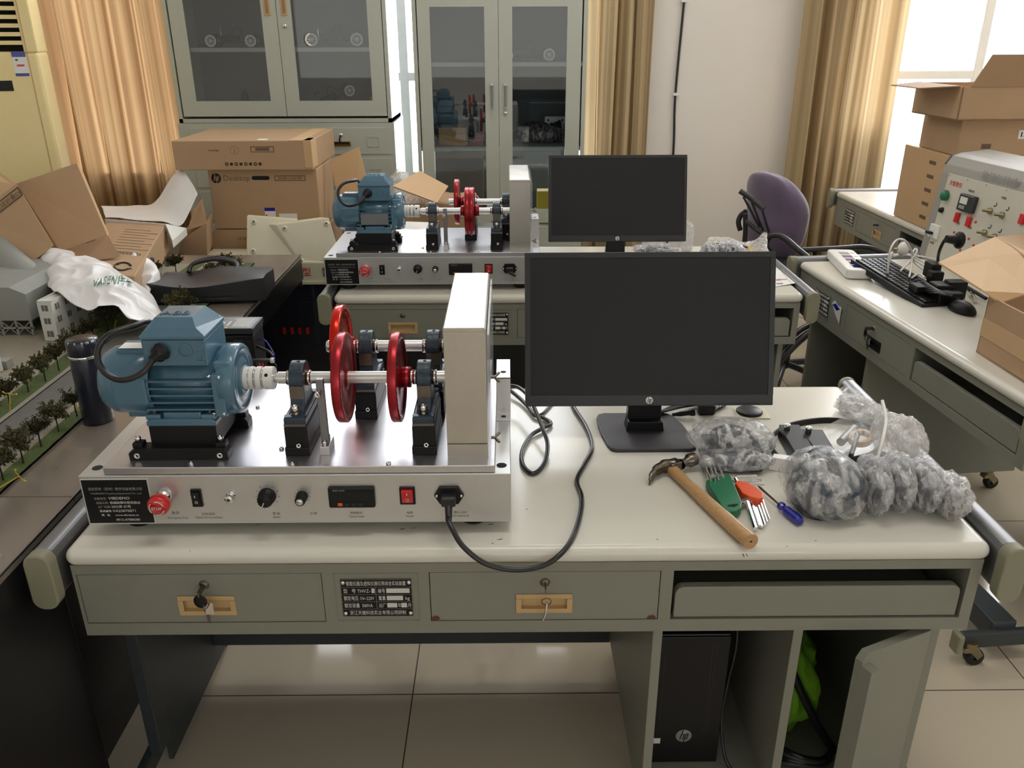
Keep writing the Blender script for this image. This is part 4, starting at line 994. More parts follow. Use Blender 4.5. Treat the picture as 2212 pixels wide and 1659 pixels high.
mb.build('wires', t); mb = MB(); mb.ell((0, 0, .05), (.13, .07, .05), m_film, 26, 16, fn=lambda d: 1 + .25 * noise.noise(d * 4)); mb.build('clear_bag', t)
t = thing('cardboard_carton', 'low cream carton on the middle shelf of the narrow cabinet, left', 'box', (-.37, 4.72, 1.008)); MB().box(0, .15, 0, .2, 0, .09, m_cardl, .002).build('body', t)
t = thing('red_plastic_parts', 'red plastic bundle beside the cream carton on the middle shelf of the narrow cabinet', 'plastic parts', (-.15, 4.72, 1.008)); mb = MB()
for k in range(5): mb.box(-.05 + .012 * k, .07, -.02 + .012 * k, .03 + .01 * k, .001 + .011 * k, .009 + .011 * k, m_redp, .002)
mb.build('bundle', t)
t = thing('white_bracket', 'small white slotted bracket on the middle shelf of the narrow cabinet, right', 'bracket', (.28, 4.9, 1.1)); mb = MB(); mb.box(-.06, .06, 0, .01, 0, .04, m_white, .003)
for x in (-.04, .04): mb.cyl((x, -.001, .02), (x, .0, .02), .006, m_dark, n=12)
mb.box(.03, .05, 0, .01, -.092, 0, m_white); mb.build('plate', t)
for i, (x, w, m, lab) in enumerate(((-.28, .17, m_redp, 'dark red round parts at the bottom of the narrow cabinet behind the left door'), (.22, .09, m_yel, 'yellow box at the bottom of the narrow cabinet behind the right door'))):
    t = thing('storage_item', lab, 'storage item', (x, 4.78, .572)); mb = MB()
    if i == 0:
        for q in (-.07, .06): mb.lathe([(0, 0), (.075, 0), (.08, .01), (.08, .05), (.07, .06), (.04, .065), (0, .06)], (q, 0, .085), (0, -1, .25), m, 30)
        mb.box(-.16, .15, -.02, .1, 0, .03, m_blackp)
    else: mb.box(-w / 2, w / 2, -.06, .04, 0, .18, m, .004)
    mb.build('body', t)

# ---------------------------------------------------------------- curtains
def curtain(label, x0, x1, z0, z1, y, folds, amp, m, seed, flare=.0):
    t = thing('curtain', label, 'curtain', ((x0 + x1) / 2, y, z0)); w = x1 - x0; rnd = random.Random(seed); ph = [rnd.random() * 6 for _ in range(4)]
    def fn(u, v):
        s = u * folds * 2 * PI
        wv = math.sin(s + ph[0] + .9 * math.sin(u * 7 + ph[1])) + .35 * math.sin(2.3 * s + ph[2])
        wv = math.copysign(abs(wv) ** .75, wv)
        xx = (u - .5) * w * (1 + flare * (1 - v)) + .35 * amp * math.cos(s + ph[0]) + .006 * math.sin(v * 5 + u * 9)
        return (xx, amp * wv * (.85 + .3 * math.sin(v * 2 + u * 6 + ph[3])), v * (z1 - z0))
    mb = MB(); mb.grid(fn, folds * 18, 14, m, uv=True); mb.build('cloth', t)
    r = MB(); r.cyl((-w / 2 - .05, 0, z1 - z0 + .01), (w / 2 + .05, 0, z1 - z0 + .01), .012, m_alu); r.build('rail', t)
    return t
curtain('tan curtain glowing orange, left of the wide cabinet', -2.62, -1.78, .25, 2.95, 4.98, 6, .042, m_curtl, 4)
curtain('tan striped curtain right of the narrow cabinet, beside the white wall', .44, .84, .06, 2.95, 4.98, 4, .04, m_curt, 9)
curtain('tan curtain at the left edge of the bright right hand window', 1.665, 2.23, .06, 2.95, 4.96, 6, .045, m_curt, 12, flare=.03)

# ---------------------------------------------------------------- floor standing air conditioner
t = thing('air_conditioner', 'yellowed floor standing air conditioner at the left edge', 'air conditioner', (-2.04 - .575 * math.cos(math.radians(21)), 3.9 - .575 * math.sin(math.radians(21)), 0), math.radians(21))
mb = MB(); w = .575
mb.box(0, w, 0, .34, 0, 1.505, m_acy, .02, 4); mb.box(0, .055, 0, .34, 1.5, 1.86, m_acy, .006); mb.box(w - .055, w, 0, .34, 1.5, 1.86, m_acy, .006); mb.box(0, w, 0, .34, 1.8, 1.86, m_acy, .01); mb.box(0, w, .3, .34, 1.5, 1.86, m_acy)
mb.box(w - .046, w - .042, -.0012, .0, .02, 1.8, m_tan)
mb.box(.05, w - .05, .06, .07, 1.5, 1.8, m_dark); mb.build('case', t)
for k in range(8):
    l = MB(); z = 1.532 + k * .034; l.prism([(.005, z), (.052, z + .012), (.052, z + .016), (.005, z + .0165)], 'x', .05, w - .05, m_acy); l.build('louver', t)
d = MB(); d.box(w - .36, w - .125, -.0015, 0, 1.345, 1.388, m_blackp); d.build('display_window', t)
s = MB(); x0, x1, z0, z1 = w - .105, w - .052, 1.405, 1.505
s.box(x0, x1, -.001, 0, z0, z1, m_paper); s.box(x0, x1, -.0016, -.001, z1 - .022, z1, m_bluep); s.box(x0, x1, -.0016, -.001, z0, z0 + .012, m_bluep); s.box(x0 + .012, x1 - .012, -.0016, -.001, z0 + .04, z0 + .048, m_redp); s.box(x0 + .01, x0 + .02, -.0016, -.001, z0 + .062, z0 + .07, m_green)
s.build('energy_label', t)

# ---------------------------------------------------------------- sand table with the model town
t = thing('display_table', 'low table with a wide metal rim and black sides carrying the model town', 'table', (-.83, .75, 0))
mb = MB(); TX, TY = -1.75, 2.53
mb.box(-.147, 0, 0, .629, .735, .75, m_tabm, .0015); mb.box(-.147, 0, .631, TY, .735, .75, m_tabm, .0015); mb.box(TX, -.147, TY - .13, TY, .735, .75, m_tabm, .001)
mb.box(-.0025, .0, 0, TY, .7465, .7512, m_alu); mb.build('rim', t)
mb = MB(); mb.box(-.006, 0, 0, TY, .65, .735, m_tabb); mb.box(TX, -.006, TY - .006, TY, .62, .735, m_tabs); mb.box(TX, -.01, 0, TY - .01, .68, .734, m_tabb); mb.build('skirt', t)
for x0, x1, y0, y1 in ((-.32, -.02, .1, .56), (-.42, -.11, .56, .95), (-1.6, -.35, 1.3, 2.3)):
    mb = MB(); mb.box(x0, x1, y0, y1, .0, .68, m_tabb, .002); mb.build('base_cabinet', t)
land = thing('model_landscape', 'model town ground with road and grass strips on the metal rimmed table', 'diorama', (0, 0, .7505))
g = MB(); LX, Y0, Y1 = -2.55, .78, 3.13
g.box(LX, -1.275, Y0, Y1, 0, .003, m_path); g.build('ground', land)
def strip(n, x0, x1, h, m):
    mb = MB()
    def fn(u, v):
        p = Vector((x0 + (x1 - x0) * u, Y0 + (Y1 - Y0) * v, 0)); return (p.x, p.y, h + (0.0015 * noise.noise(p * 60) if m is m_grass else .0006 * noise.noise(p * 20)))
    nu = max(2, int(abs(x1 - x0) / .008)); mb.grid(fn, nu, 220 if m is m_grass else 40, m, smooth=False)
    mb.quad((x0, Y0, 0), (x1, Y0, 0), (x1, Y0, h), (x0, Y0, h), m); return mb.build(n, land)
strip('grass_verge', -1.012, -.975, .006, m_grass); strip('pavement', -1.032, -1.012, .0045, m_path); strip('road', -1.148, -1.032, .003, m_road)
strip('pavement', -1.162, -1.148, .0055, m_path); strip('grass_verge', -1.215, -1.162, .006, m_grass); strip('pavement', -1.275, -1.215, .0045, m_path)
mb = MB(); mb.box(-1.45, -1.22, 2.35, 2.9, 0.003, .007, m_grass); mb.build('lawn', land)
random.seed(11)
def make_tree(label, loc, s, rz):
    t = thing('model_tree', label, 'model tree', loc, rz, 'model trees beside the model road'); t.scale = (s, s, s)
    tr = MB(); tr.tube([(0, 0, 0), (.001, 0, .02), (0, .001, .04), (.0, 0, .06)], [.002, .0016, .0014, .0008], m_bark, n=6)
    cr = MB()
    for k in range(36):
        a = random.random() * 2 * PI; e = random.uniform(.15, 1.2); L = random.uniform(.02, .034)
        p0 = Vector((0, 0, random.uniform(.03, .045))); d = Vector((math.cos(a) * math.cos(e), math.sin(a) * math.cos(e), math.sin(e)))
        p1 = p0 + d * L; tr.tube([p0, p0.lerp(p1, .5) + Vector((0, 0, .001)), p1], [.0009, .0007, .0005], m_bark, n=4)
        for j in range(22):
            q = p0.lerp(p1, random.uniform(.45, 1.12)) + Vector((random.gauss(0, .0028), random.gauss(0, .0028), random.gauss(0, .0028)))
            w = Vector((random.gauss(0, 1), random.gauss(0, 1), random.gauss(0, 1))).normalized() * .003; x = w.orthogonal().normalized() * .0026
            cr.add([q - w, q + x, q + w, q - x], [[0, 1, 2, 3]], m_leaf)
    tr.build('trunk', t); cr.build('crown', t); return t
tree0 = make_tree('dark model tree in the grass strip by the metal rim, nearest the camera', (-.994, 1.28, .756), 1.0, 0)
rank = {}
rowA = 'dark model tree in the grass strip by the metal rim'; rowB = 'dark model tree on the far side of the model road'; rowC = 'model tree at the far table end behind the black bag'; rowD = 'model tree between the white plastic bag and the blue motor'
for (x, y, s, lab) in [(-.994, 1.355, 1, rowA), (-.993, 1.432, 1, rowA), (-.992, 1.503, 1.02, rowA), (-.993, 1.577, 1, rowA), (-.993, 1.65, .98, rowA), (-.99, 1.73, 1, rowA),
                       (-1.171, 1.70, 1, rowB), (-1.172, 1.784, .98, rowB), (-1.177, 1.872, .95, rowB), (-1.170, 1.94, .96, rowB), (-1.172, 2.013, 1, rowB), (-1.18, 2.1, .95, rowB),
                       (-1.18, 2.319, 1.05, rowD), (-1.181, 2.236, 1, rowD), (-1.157, 2.144, .8, rowD), (-1.20, 2.20, .9, rowD), (-1.028, 2.45, 1.05, rowD), (-1.04, 2.55, .95, rowD), (-1.0, 2.5, .8, rowD),
                       (-1.208, 2.95, 1.1, rowC), (-1.025, 2.951, 1.05, rowC), (-.985, 2.935, 1, rowC), (-1.07, 2.914, .8, rowC), (-1.26, 2.9, .9, rowC), (-1.24, 2.82, .8, rowC)]:
    c = copy_tree(tree0); c.location = (x, y, .7555); c.rotation_euler = (0, 0, random.random() * 6); c.scale = (s, s, s * random.uniform(.95, 1.1)); rank[lab] = rank.get(lab, 1 if lab == rowA else 0) + 1; c['label'] = lab + ', %s from the camera' % (['', 'first', 'second', 'third', 'fourth', 'fifth', 'sixth', 'seventh', 'eighth'][rank[lab]])
for i, (x, y, a, lab) in enumerate(((-1.16, 1.76, .2, 'yellow model street lamp on the far pavement of the model road'), (-.985, 1.395, 1.2, 'fallen yellow model street lamp in the near grass strip'), (-1.002, 1.758, 0, 'yellow model street lamp beside the steel flask'), (-1.17, 2.34, 1.1, 'leaning yellow model street lamp under the white plastic bag'))):
    t = thing('model_street_lamp', lab, 'model lamp', (x, y, .757), .3 * i, rot=(0, a, .6 * i))
    mb = MB(); mb.tube([(0, 0, 0), (0, 0, .045)], .0012, m_yel, n=6); mb.build('pole', t); mb = MB(); mb.tube([(-.016, 0, .047), (-.01, 0, .044), (0, 0, .045), (.01, 0, .044), (.016, 0, .047)], [.0022, .001, .001, .001, .0022], m_yel, n=6); mb.build('arm', t)
def model_block(label, loc, rz, w, d, h, nx, ny, nz, m=None):
    t = thing('model_building', label, 'model building', loc, rz); mb = MB(); mb.box(0, w, 0, d, 0, h, m or m_mwhite, .001)
    for q in ((0, w, 0, .003), (0, w, d - .003, d), (0, .003, 0, d), (w - .003, w, 0, d)): mb.box(q[0], q[1], q[2], q[3], h, h + .005, m_mwhite)
    mb.build('walls', t)
    for k in range(nz):
        z = h * (k + .35) / nz
        for i in range(nx):
            x = w * (i + .5) / nx; q = MB(); q.box(x - .009, x + .009, -.0012, .0, z, z + .017, m_navy if i % 2 else m_road); q.box(x - .0006, x + .0006, -.0016, 0, z, z + .017, m_mwhite); q.build('window', t)
        for i in range(ny):
            y = d * (i + .5) / ny; q = MB(); q.box(w - .0002, w + .0012, y - .009, y + .009, z, z + .017, m_road); q.box(w, w + .0018, y - .0006, y + .0006, z, z + .017, m_mwhite); q.build('window', t)
    return t
model_block('white model apartment block under the tip of the white plastic bag', (-1.33, 2.25, .7545), math.radians(-4), .042, .2, .115, 1, 4, 3)
model_block('white model apartment block cut by the left edge of the photo', (-1.52, 1.86, .7545), math.radians(-12), .16, .2, .13, 4, 4, 3)
t = thing('model_building', 'grey model factory hall with sloped roof on a truss base', 'model building', (-1.62, 2.3, .7545)); mb = MB()
mb.prism([(0, .045), (.235, .045), (.235, .125), (.19, .145), (0, .145)], 'y', 0, .3, m_mgrey, .001); mb.build('hall', t)
for y in (0.0, .29):
    mb = MB()
    for k in range(6):
        x = .012 + k * .043; mb.box(x, x + .006, y, y + .006, 0, .045, m_mgrey)
        if k < 5: mb.tube([(x, y + .003, .0), (x + .046, y + .003, .045)], .0018, m_mgrey, n=5); mb.tube([(x, y + .003, .045), (x + .046, y + .003, .0)], .0018, m_mgrey, n=5)
    mb.box(0, .235, y, y + .006, .02, .025, m_mgrey); mb.build('truss', t)
t = thing('model_tank', 'long slanting grey tube of the model plant at the left edge', 'model tube', (0, 0, 0)); mb = MB(); a, b = P(-60, 500, y=2.75), P(82, 625, y=2.5); mb.cyl(a, b, .055, m_mgrey, n=40); mb.build('tube', t)
mb = MB(); q = P(20, 640, y=2.5); mb.box(q.x - .05, q.x + .1, q.y, q.y + .2, .7545, .9, m_mgrey); mb.build('support', t)
t = thing('model_building', 'small grey model kiosk beside the roadside trees', 'model building', (-1.345, 2.03, .7545)); MB().box(0, .03, 0, .03, 0, .022, m_mgrey, .001).build('walls', t)

# steel flask
t = thing('thermos_flask', 'dark navy steel thermos flask with worn lid on the metal rim', 'flask', (-.937, 1.72, .75))
mb = MB(); mb.lathe([(0, .001), (.031, .001), (.033, .004), (.033, .158), (.0322, .16)], (0, 0, 0), (0, 0, 1), m_navy, 40); mb.build('body', t)
mb = MB(); mb.lathe([(.0325, .158), (.0335, .16), (.0335, .163), (.0325, .165)], (0, 0, 0), (0, 0, 1), m_chrome, 40); mb.build('ring', t)
mb = MB(); mb.lathe([(.0328, .165), (.0335, .167), (.0332, .196), (.0315, .199), (0, .1995)], (0, 0, 0), (0, 0, 1), m_navy, 40)
random.seed(5)
for k in range(34):
    a = random.random() * 6.28; w = random.uniform(.02, .1); mb.lathe([(.0334, .195), (.0317, .1992)], (0, 0, 0), (0, 0, 1), m_chrome, 3, ph=a, arc=w)
for k in range(10):
    a = random.random() * 6.28; r = random.random() * .025; x, y = r * math.cos(a), r * math.sin(a); mb.box(x, x + .003, y, y + .001, .1995, .1998, m_chrome)
mb.build('lid', t)

# black bag
t = thing('leather_bag', 'black leather briefcase lying on the model town near the far edge', 'bag', (-.985, 2.70, .762), math.radians(5))
mb = MB()
def bagf(d):
    return 1.0
b = bmesh.new(); bmesh.ops.create_cube(b, size=1); bmesh.ops.subdivide_edges(b, edges=b.edges[:], cuts=9, use_grid_fill=True)
for v in b.verts:
    x, y, z = v.co.x * 2, v.co.y * 2, v.co.z * 2
    sag = .018 * math.cos(x * 1.4) * (1 - y * y * .3) if z > .5 else 0
    v.co = Vector((x * .185 * (1 - .02 * (y > .9)), y * .10, .034 + z * .034 + (-.020 * math.exp(-((x + .5) ** 2) * 3) * max(0, z) + .008 * math.sin(x * 3 + y * 2)) * (z > -.5)))
mb.bm(b, m_leather, True); o = mb.build('body', t); md = o.modifiers.new('soft', 'BEVEL'); md.width = .006; md.segments = 3; md.limit_method = 'ANGLE'
for k, (y, h) in enumerate(((.09, .05), (.075, .036))):
    mb = MB(); mb.tube([(-.1, y, .055), (-.09, y + .03, .075), (-.02, y + .05, .078 + h * .2), (.05, y + .035, .075), (.065, y - .01, .06)], .0065, m_leather, res=6); mb.build('handle', t)

# white plastic bag draped over the model
def sheet(name, label, cat, top, bot, nu, nv, m, amp, sc, seed, thick=.0, fac=0.0, mid=0.0, sub=None, parent_name='film', smooth=True, fsc=.55):
    """crumpled plastic between two edge curves given as points of the place"""
    T0 = spline([Vector(p) for p in top], 8); B0 = spline([Vector(p) for p in bot], 8)
    def ev(C, u): f = u * (len(C) - 1); i = min(int(f), len(C) - 2); return C[i].lerp(C[i + 1], f - i)
    c0 = sum(T0, Vector()) / len(T0); base = min(v.z for v in T0 + B0)
    org = Vector((c0.x, c0.y, base)); t = thing(name, label, cat, org)
    def fn(u, v):
        p = ev(T0, u).lerp(ev(B0, u), v); bump = mid * math.sin(PI * v) * math.sin(PI * min(1, u * 1.0)) ** .5 if mid else 0
        k = crumple(p, amp, sc, seed); f = facet(p, fac, sc * fsc, seed)
        return p + k + Vector((0, -.3 * f, f + bump)) - org
    mb = MB(); mb.grid(fn, nu, nv, m, smooth=smooth); o = mb.build(parent_name, t)
    sd = o.modifiers.new('thickness', 'SOLIDIFY'); sd.thickness = .0012
    return t, fn
top = [P(75, 552, 2.85), P(118, 548, 2.82), P(185, 566, 2.75), P(240, 576, 2.68), P(292, 622, 2.6), P(332, 645, 2.5), P(358, 686, 2.38)]
bot = [P(82, 562, 2.75), P(104, 612, 2.5), P(120, 645, 2.32), P(172, 668, 2.27), P(206, 676, 2.25), P(250, 668, 2.27), P(285, 702, 2.25), P(340, 700, 2.3)]
bag, bf = sheet('plastic_bag', 'crumpled white plastic bag with green print lying over the model town', 'plastic bag', top, bot, 150, 90, m_bag, .010, 6, 2.2, fac=.017, mid=.045, fsc=1.1)
tx = MB(); org = bag.location
def px_of(p):
    q = p - Vector((0, 0, 1.5585)); d = q.dot(_fwd); return Vector((1106 + F_PX * q.dot(_rt) / d, 829.5 - F_PX * q.dot(_up) / d))
tx.text('VASEN伟星', 1.0, (0, 0, 0), (1, 0, 0), (0, 1, 0), m_green, 'LEFT', .0, 1, 1.0)
x0 = min(v.x for v in tx.v); sm = []
for i in range(161):
    for k in range(101):
        p = Vector(bf(i / 160, k / 100)); sm.append((px_of(p + org), p))
for i, v in enumerate(tx.v):
    a = (v.x - x0); b = max(0, min(.8, v.y)) / .8
    u = 198 + 88 * a + 5 * b; w = 622 - 20 * b - 14 * math.sin(a * 2.4) + 6 * a
    best = min(sm, key=lambda e: (e[0].x - u) ** 2 + (e[0].y - w) ** 2)[1]
    d = (Vector((0, 0, 1.5585)) - (best + org)).normalized(); tx.v[i] = best + d * .011
tx.build('lettering', bag)
top = [P(300, 565, 2.85), P(318, 562, 2.85), P(332, 575, 2.8), P(338, 598, 2.75)]; bot = [P(283, 610, 2.72), P(300, 635, 2.6), P(322, 645, 2.55), P(332, 630, 2.6)]
sheet('plastic_bag', 'small bunched white plastic bag knotted against the lying carton', 'plastic bag', top, bot, 30, 30, m_bag, .03, 14, 5, fac=.02, mid=.03)
top = [P(222, 448, 3.75), P(290, 446, 3.75), P(335, 440, 3.72), P(378, 382, 3.7), P(398, 370, 3.7)]; bot = [P(228, 474, 3.4), P(290, 480, 3.4), P(350, 482, 3.4), P(395, 488, 3.42), P(428, 420, 3.55)]
sheet('foam_sheet', 'white foam wrapping sheet curled up in front of the left curtain', 'foam sheet', top, bot, 50, 24, m_bag, .012, 5, 8, fac=.008)

# ---------------------------------------------------------------- cartons at the back left
def print_box(mb, ox, oz, w, h, y=-.0006, txt=None, m=None):
    m = m or m_ink; t = .0022
    for q in ((ox, ox + w, oz, oz + t), (ox, ox + w, oz + h - t, oz + h), (ox, ox + t, oz, oz + h), (ox + w - t, ox + w, oz, oz + h)): mb.box(q[0], q[1], y, 0, q[2], q[3], m)
    if txt: mb.text(txt, h * .62, (ox + w / 2, y, oz + h * .26), (1, 0, 0), (0, 0, 1), m_inkf, 'CENTER', .0002, w / (h * .62 * len(txt) * 1.1))
t = thing('cardboard_carton', 'closed desktop computer carton with round logo standing in the middle of the back stack', 'box', (-1.307, 3.70, .765)); t['group'] = 'stacked cartons at the back left'
mb = MB(); mb.box(0, .476, 0, .34, 0, .262, m_card, .004); mb.build('body', t)
mb = MB(); hp_logo(mb, (.034, -.0002, .224), .0215, (1, 0, 0), (0, 0, 1), m_ink, m_card); mb.text('Desktop', .034, (.064, -.0004, .213), (1, 0, 0), (0, 0, 1), m_inkf, 'LEFT', .0002)
print_box(mb, .29, .212, .135, .022, txt='请勿倒置 小心轻放 精密'); mb.build('print', t)
mb = MB(); mb.prism(rr(.19, .268, .216, .233, .008), 'y', -.001, .0, m_dark); mb.build('hand_hole', t)
mb = MB(); mb.box(.23, .277, -.0012, 0, .035, .095, m_paper); mb.box(.23, .277, -.0018, -.0012, .08, .095, m_bluep); mb.box(.234, .239, -.0018, -.0012, .045, .065, m_redp); mb.box(.292, .372, -.0012, 0, .04, .068, m_paper); mb.build('label', t)
t = thing('cardboard_carton', 'long flat monitor carton on top of the back stack', 'box', (-1.43, 3.66, 1.029)); t['group'] = 'stacked cartons at the back left'
mb = MB(); mb.box(0, .595, 0, .5, 0, .123, m_card, .004); mb.box(.562, .5965, -.0015, .1, .01, .123, m_cardl, .001); mb.box(.5, .56, .0, .5, .1229, .1236, m_cardl); mb.build('body', t)
mb = MB(); print_box(mb, .335, .075, .1, .024); mb.box(.355, .415, -.0006, 0, .081, .094, m_inkf)
mb.lathe([(.017, .0005), (.018, .0005), (.018, 0)], (.265, 0, .083), (0, -1, 0), m_inkf, 30); mb.text('i', .03, (.262, -.0005, .072), (1, 0, 0), (0, 0, 1), m_inkf); mb.text('ViewEdge', .012, (.2, -.0005, .08), (1, 0, 0), (0, 0, 1), m_inkf, 'RIGHT')
for k in range(8):
    x = .225 + k * .0205; c = (x, 0, .026)
    if k % 2: mb.box(x - .006, x + .006, -.0006, 0, .02, .032, m_ink)
    else: mb.lathe([(.0035, .0006), (.0075, .0006), (.0075, 0)], c, (0, -1, 0), m_ink, 16)
mb.build('print', t)
mb = MB(); mb.box(.36, .4, .02, .06, .123, .1242, m_paper); mb.build('label', t)
t = thing('cardboard_carton', 'low carton with a chamfered lid at the bottom of the back stack', 'box', (-1.335, 3.70, .60)); t['group'] = 'stacked cartons at the back left'
mb = MB(); mb.prism([(0, 0), (.52, 0), (.52, .162), (.02, .162), (0, .13)], 'y', 0, .38, m_card, .003); mb.text('LE1851R', .02, (.12, -.0006, .115), (1, 0, 0), (0, 0, 1), m_inkf); mb.lathe([(.0, .0005), (.014, .0005)], (.22, 0, .122), (0, -1, 0), m_ink, 24); mb.build('body', t)
t = thing('side_table', 'grey storage bench under the carton stack in front of the wide cabinet', 'bench', (-1.95, 3.65, 0)); mb = MB(); mb.box(0, 1.5, .03, .75, .1, .598, m_greyd, .003); mb.build('body', t)
for x in (.05, 1.4): MB().box(x, x + .05, .05, .7, 0, .1, m_greyd).build('foot', t)

t = thing('cardboard_carton', 'torn carton with ragged flap between white foam and the back stack', 'box', (0, 0, 0)); mb = MB()
hexa(mb, [P(383, 556, 3.42), P(448, 556, 3.42), P(447, 480, 3.42), P(392, 520, 3.42)], (-.05, .22, 0), m_card); mb.build('body', t)
mb = MB(); a = [P(392, 500, 3.42), P(408, 488, 3.44), P(418, 452, 3.5), P(430, 438, 3.55), P(437, 428, 3.58), P(444, 470, 3.5), P(446, 485, 3.42)]
mb.add(a + [p + Vector((0, .006, 0)) for p in a], [[0, 1, 2, 3, 4, 5, 6], [13, 12, 11, 10, 9, 8, 7]] + [[i, (i + 1) % 7, 7 + (i + 1) % 7, 7 + i] for i in range(7)], m_cardd); mb.build('flap', t)
t = thing('foam_box', 'white foam tray with a sharp corner under the curled foam sheet', 'foam tray', (0, 0, 0)); mb = MB()
hexa(mb, [P(225, 472, 3.36), P(357, 484, 3.28), P(372, 520, 3.2), P(403, 492, 3.36)], (0, .0, -.03), m_white, .002); mb.build('tray', t)
# lying flat carton
def top_carton(label, q, h, m=m_card):
    t = thing('cardboard_carton', label, 'box', (0, 0, 0)); mb = MB(); hexa(mb, q, (0, 0, -h), m, .004); mb.build('body', t); return t
c = [P(291, 597, z=.87), P(357, 484, z=.87), P(232, 477, z=.87), P(160, 585, z=.87)]
t = top_carton('flat carton lying with recycling arrows on top beside the white plastic bags', c, .105)
mb = MB(); ux = (c[0] - c[3]).normalized(); uy = (c[1] - c[0]).normalized(); o = c[3].lerp(c[0], .72) + uy * .1 + Vector((0, 0, .0008))
for a0 in (20, 200):
    pts = [o + ux * .03 * math.cos(math.radians(a)) + uy * .05 * math.sin(math.radians(a)) for a in range(a0, a0 + 141, 12)]; mb.tube(pts, .0045, m_ink, n=6); e = pts[-1]; d = (pts[-1] - pts[-2]).normalized(); s = d.cross(Vector((0, 0, 1)))
    mb.add([e + s * .012, e - s * .012, e + d * .02], [[0, 1, 2]], m_ink)
for k in range(9): p = c[3].lerp(c[0], .3) + uy * (.3 + k * .045) + Vector((0, 0, .0006)); q = p + ux * (.16 if k % 2 else .12); mb.add([p, q, q + uy * .006, p + uy * .006], [[0, 1, 2, 3]], m_inkf)
mb.text('M2009G', .03, c[3].lerp(c[0], .45) + uy * .27 + Vector((0, 0, .001)), ux, uy, m_inkf); mb.build('print', t)
mb = MB(); a, b_ = c[0], c[1]; p = a.lerp(b_, .3) + Vector((.003, 0, -.03)); q = a.lerp(b_, .42) + Vector((.003, 0, -.03)); mb.tube([p, q], .009, m_dark, n=8); mb.build('hand_hole', t)
# tilted open carton
t = thing('cardboard_carton', 'big open carton tipped over with its blank side facing the room', 'box', (0, 0, 0)); mb = MB()
f = [P(35, 396, 2.95), P(166, 352, 3.0), P(233, 508, 2.85), P(130, 545, 2.8)]
hexa(mb, f, (sum(f, Vector()) / 4 - Vector((0, 0, 1.5585))).normalized() * .2 + Vector((-.07, 0, -.03)), m_card, .003); mb.build('body', t)
mb = MB(); board(mb, P(130, 546, 2.79), P(233, 509, 2.84), P(259, 552, 2.74), P(178, 566, 2.7), .004, m_cardd, m_cardl); mb.build('flap', t)
mb = MB(); board(mb, P(166, 353, 3.0), P(178, 368, 3.06), P(235, 505, 2.9), P(233, 510, 2.85), .004, m_cardl); mb.build('flap', t)
t = thing('cardboard_carton', 'tipped carton with a printed frame at the left edge of the photo', 'box', (0, 0, 0)); mb = MB()
f = [P(-60, 470, 2.72), P(36, 396, 2.78), P(117, 530, 2.66), P(40, 590, 2.6)]
hexa(mb, f, (sum(f, Vector()) / 4 - Vector((0, 0, 1.5585))).normalized() * .14 + Vector((-.04, 0, -.02)), m_card, .003); mb.build('body', t)
mb = MB(); board(mb, P(-60, 380, 2.95), P(0, 372, 2.95), P(36, 397, 2.8), P(-60, 468, 2.74), .004, m_cardl); mb.build('flap', t)
mb = MB(); ux = (f[1] - f[0]).normalized(); uy = (f[1] - f[2]).normalized(); n = ux.cross(uy).normalized(); n = n if n.y < 0 else -n
def fr_(mb, o, w, h, tk):
    for (a, b2, c2, d2) in ((0, w, 0, tk), (0, w, h - tk, h), (0, tk, 0, h), (w - tk, w, 0, h)):
        mb.add([o + ux * x + uy * y + n * .0045 for x, y in ((a, c2), (b2, c2), (b2, d2), (a, d2))], [[0, 1, 2, 3]], m_ink)
o1 = P(-30, 470, 2.72); fr_(mb, o1 - uy * .02, .14, .035, .003); mb.text('已完成折叠DE', .022, o1 + ux * .02 - uy * .012 + n * .0045, ux, uy, m_inkf, 'LEFT', .0002, .9)
o2 = P(45, 556, 2.65); fr_(mb, o2, .04, .04, .006); mb.build('print', t)

# ---------------------------------------------------------------- instrument console and loose ivory covers behind the table
t = thing('instrument_console', 'ivory and navy instrument console standing in the gap behind the model table', 'console', (-1.32, 3.425, 0)); mb = MB()
mb.box(0, .86, 0, .24, .59, .685, m_ivory, .008); mb.box(0, .86, .02, .23, .06, .59, m_navy, .003); mb.box(0, .86, -.006, .0, .585, .6, m_ivory, .002); mb.build('body', t)
mb = MB(); mb.text('型', .04, (.45, -.001, .625), (1, 0, 0), (0, 0, 1), m_redp); mb.text('智 能', .045, (.53, -.001, .622), (1, .0, 0), (.12, 0, 1), m_ink); mb.build('lettering', t)
mb = MB()
for x in (.3, .42, .5, .62, .74): mb.box(x, x + .0015, .0185, .02, .1, .56, m_tabs)
for z in (.2, .3, .42, .5): mb.box(.25, .84, .0185, .02, z, z + .0015, m_tabs)
mb.build('panel_lines', t)
for k in range(4):
    x = .335 + k * .034; mb = MB(); mb.box(x, x + .014, .012, .02, .355, .385, m_redp, .002); mb.build('rocker_switch', t)
def cover(label, q, ext, feet):
    t = thing('instrument_cover', label, 'cover panel', (0, 0, 0)); t['group'] = 'ivory metal covers leaning behind the model table'
    mb = MB(); hexa(mb, q, ext, m_ivory, .004); mb.build('panel', t)
    q = [Vector(p) for p in q]; n = (q[1] - q[0]).cross(q[3] - q[0]).normalized(); n = n if n.y < 0 else -n
    for (a, b) in feet:
        p = q[0].lerp(q[1], a).lerp(q[3].lerp(q[2], a), b); f = MB(); f.lathe([(.0, .006), (.006, .006), (.011, .005), (.012, 0)], p, n, m_ivory, 18); f.lathe([(0, .0065), (.005, .0065)], p, n, m_road, 12); f.build('rubber_foot', t)
    return t
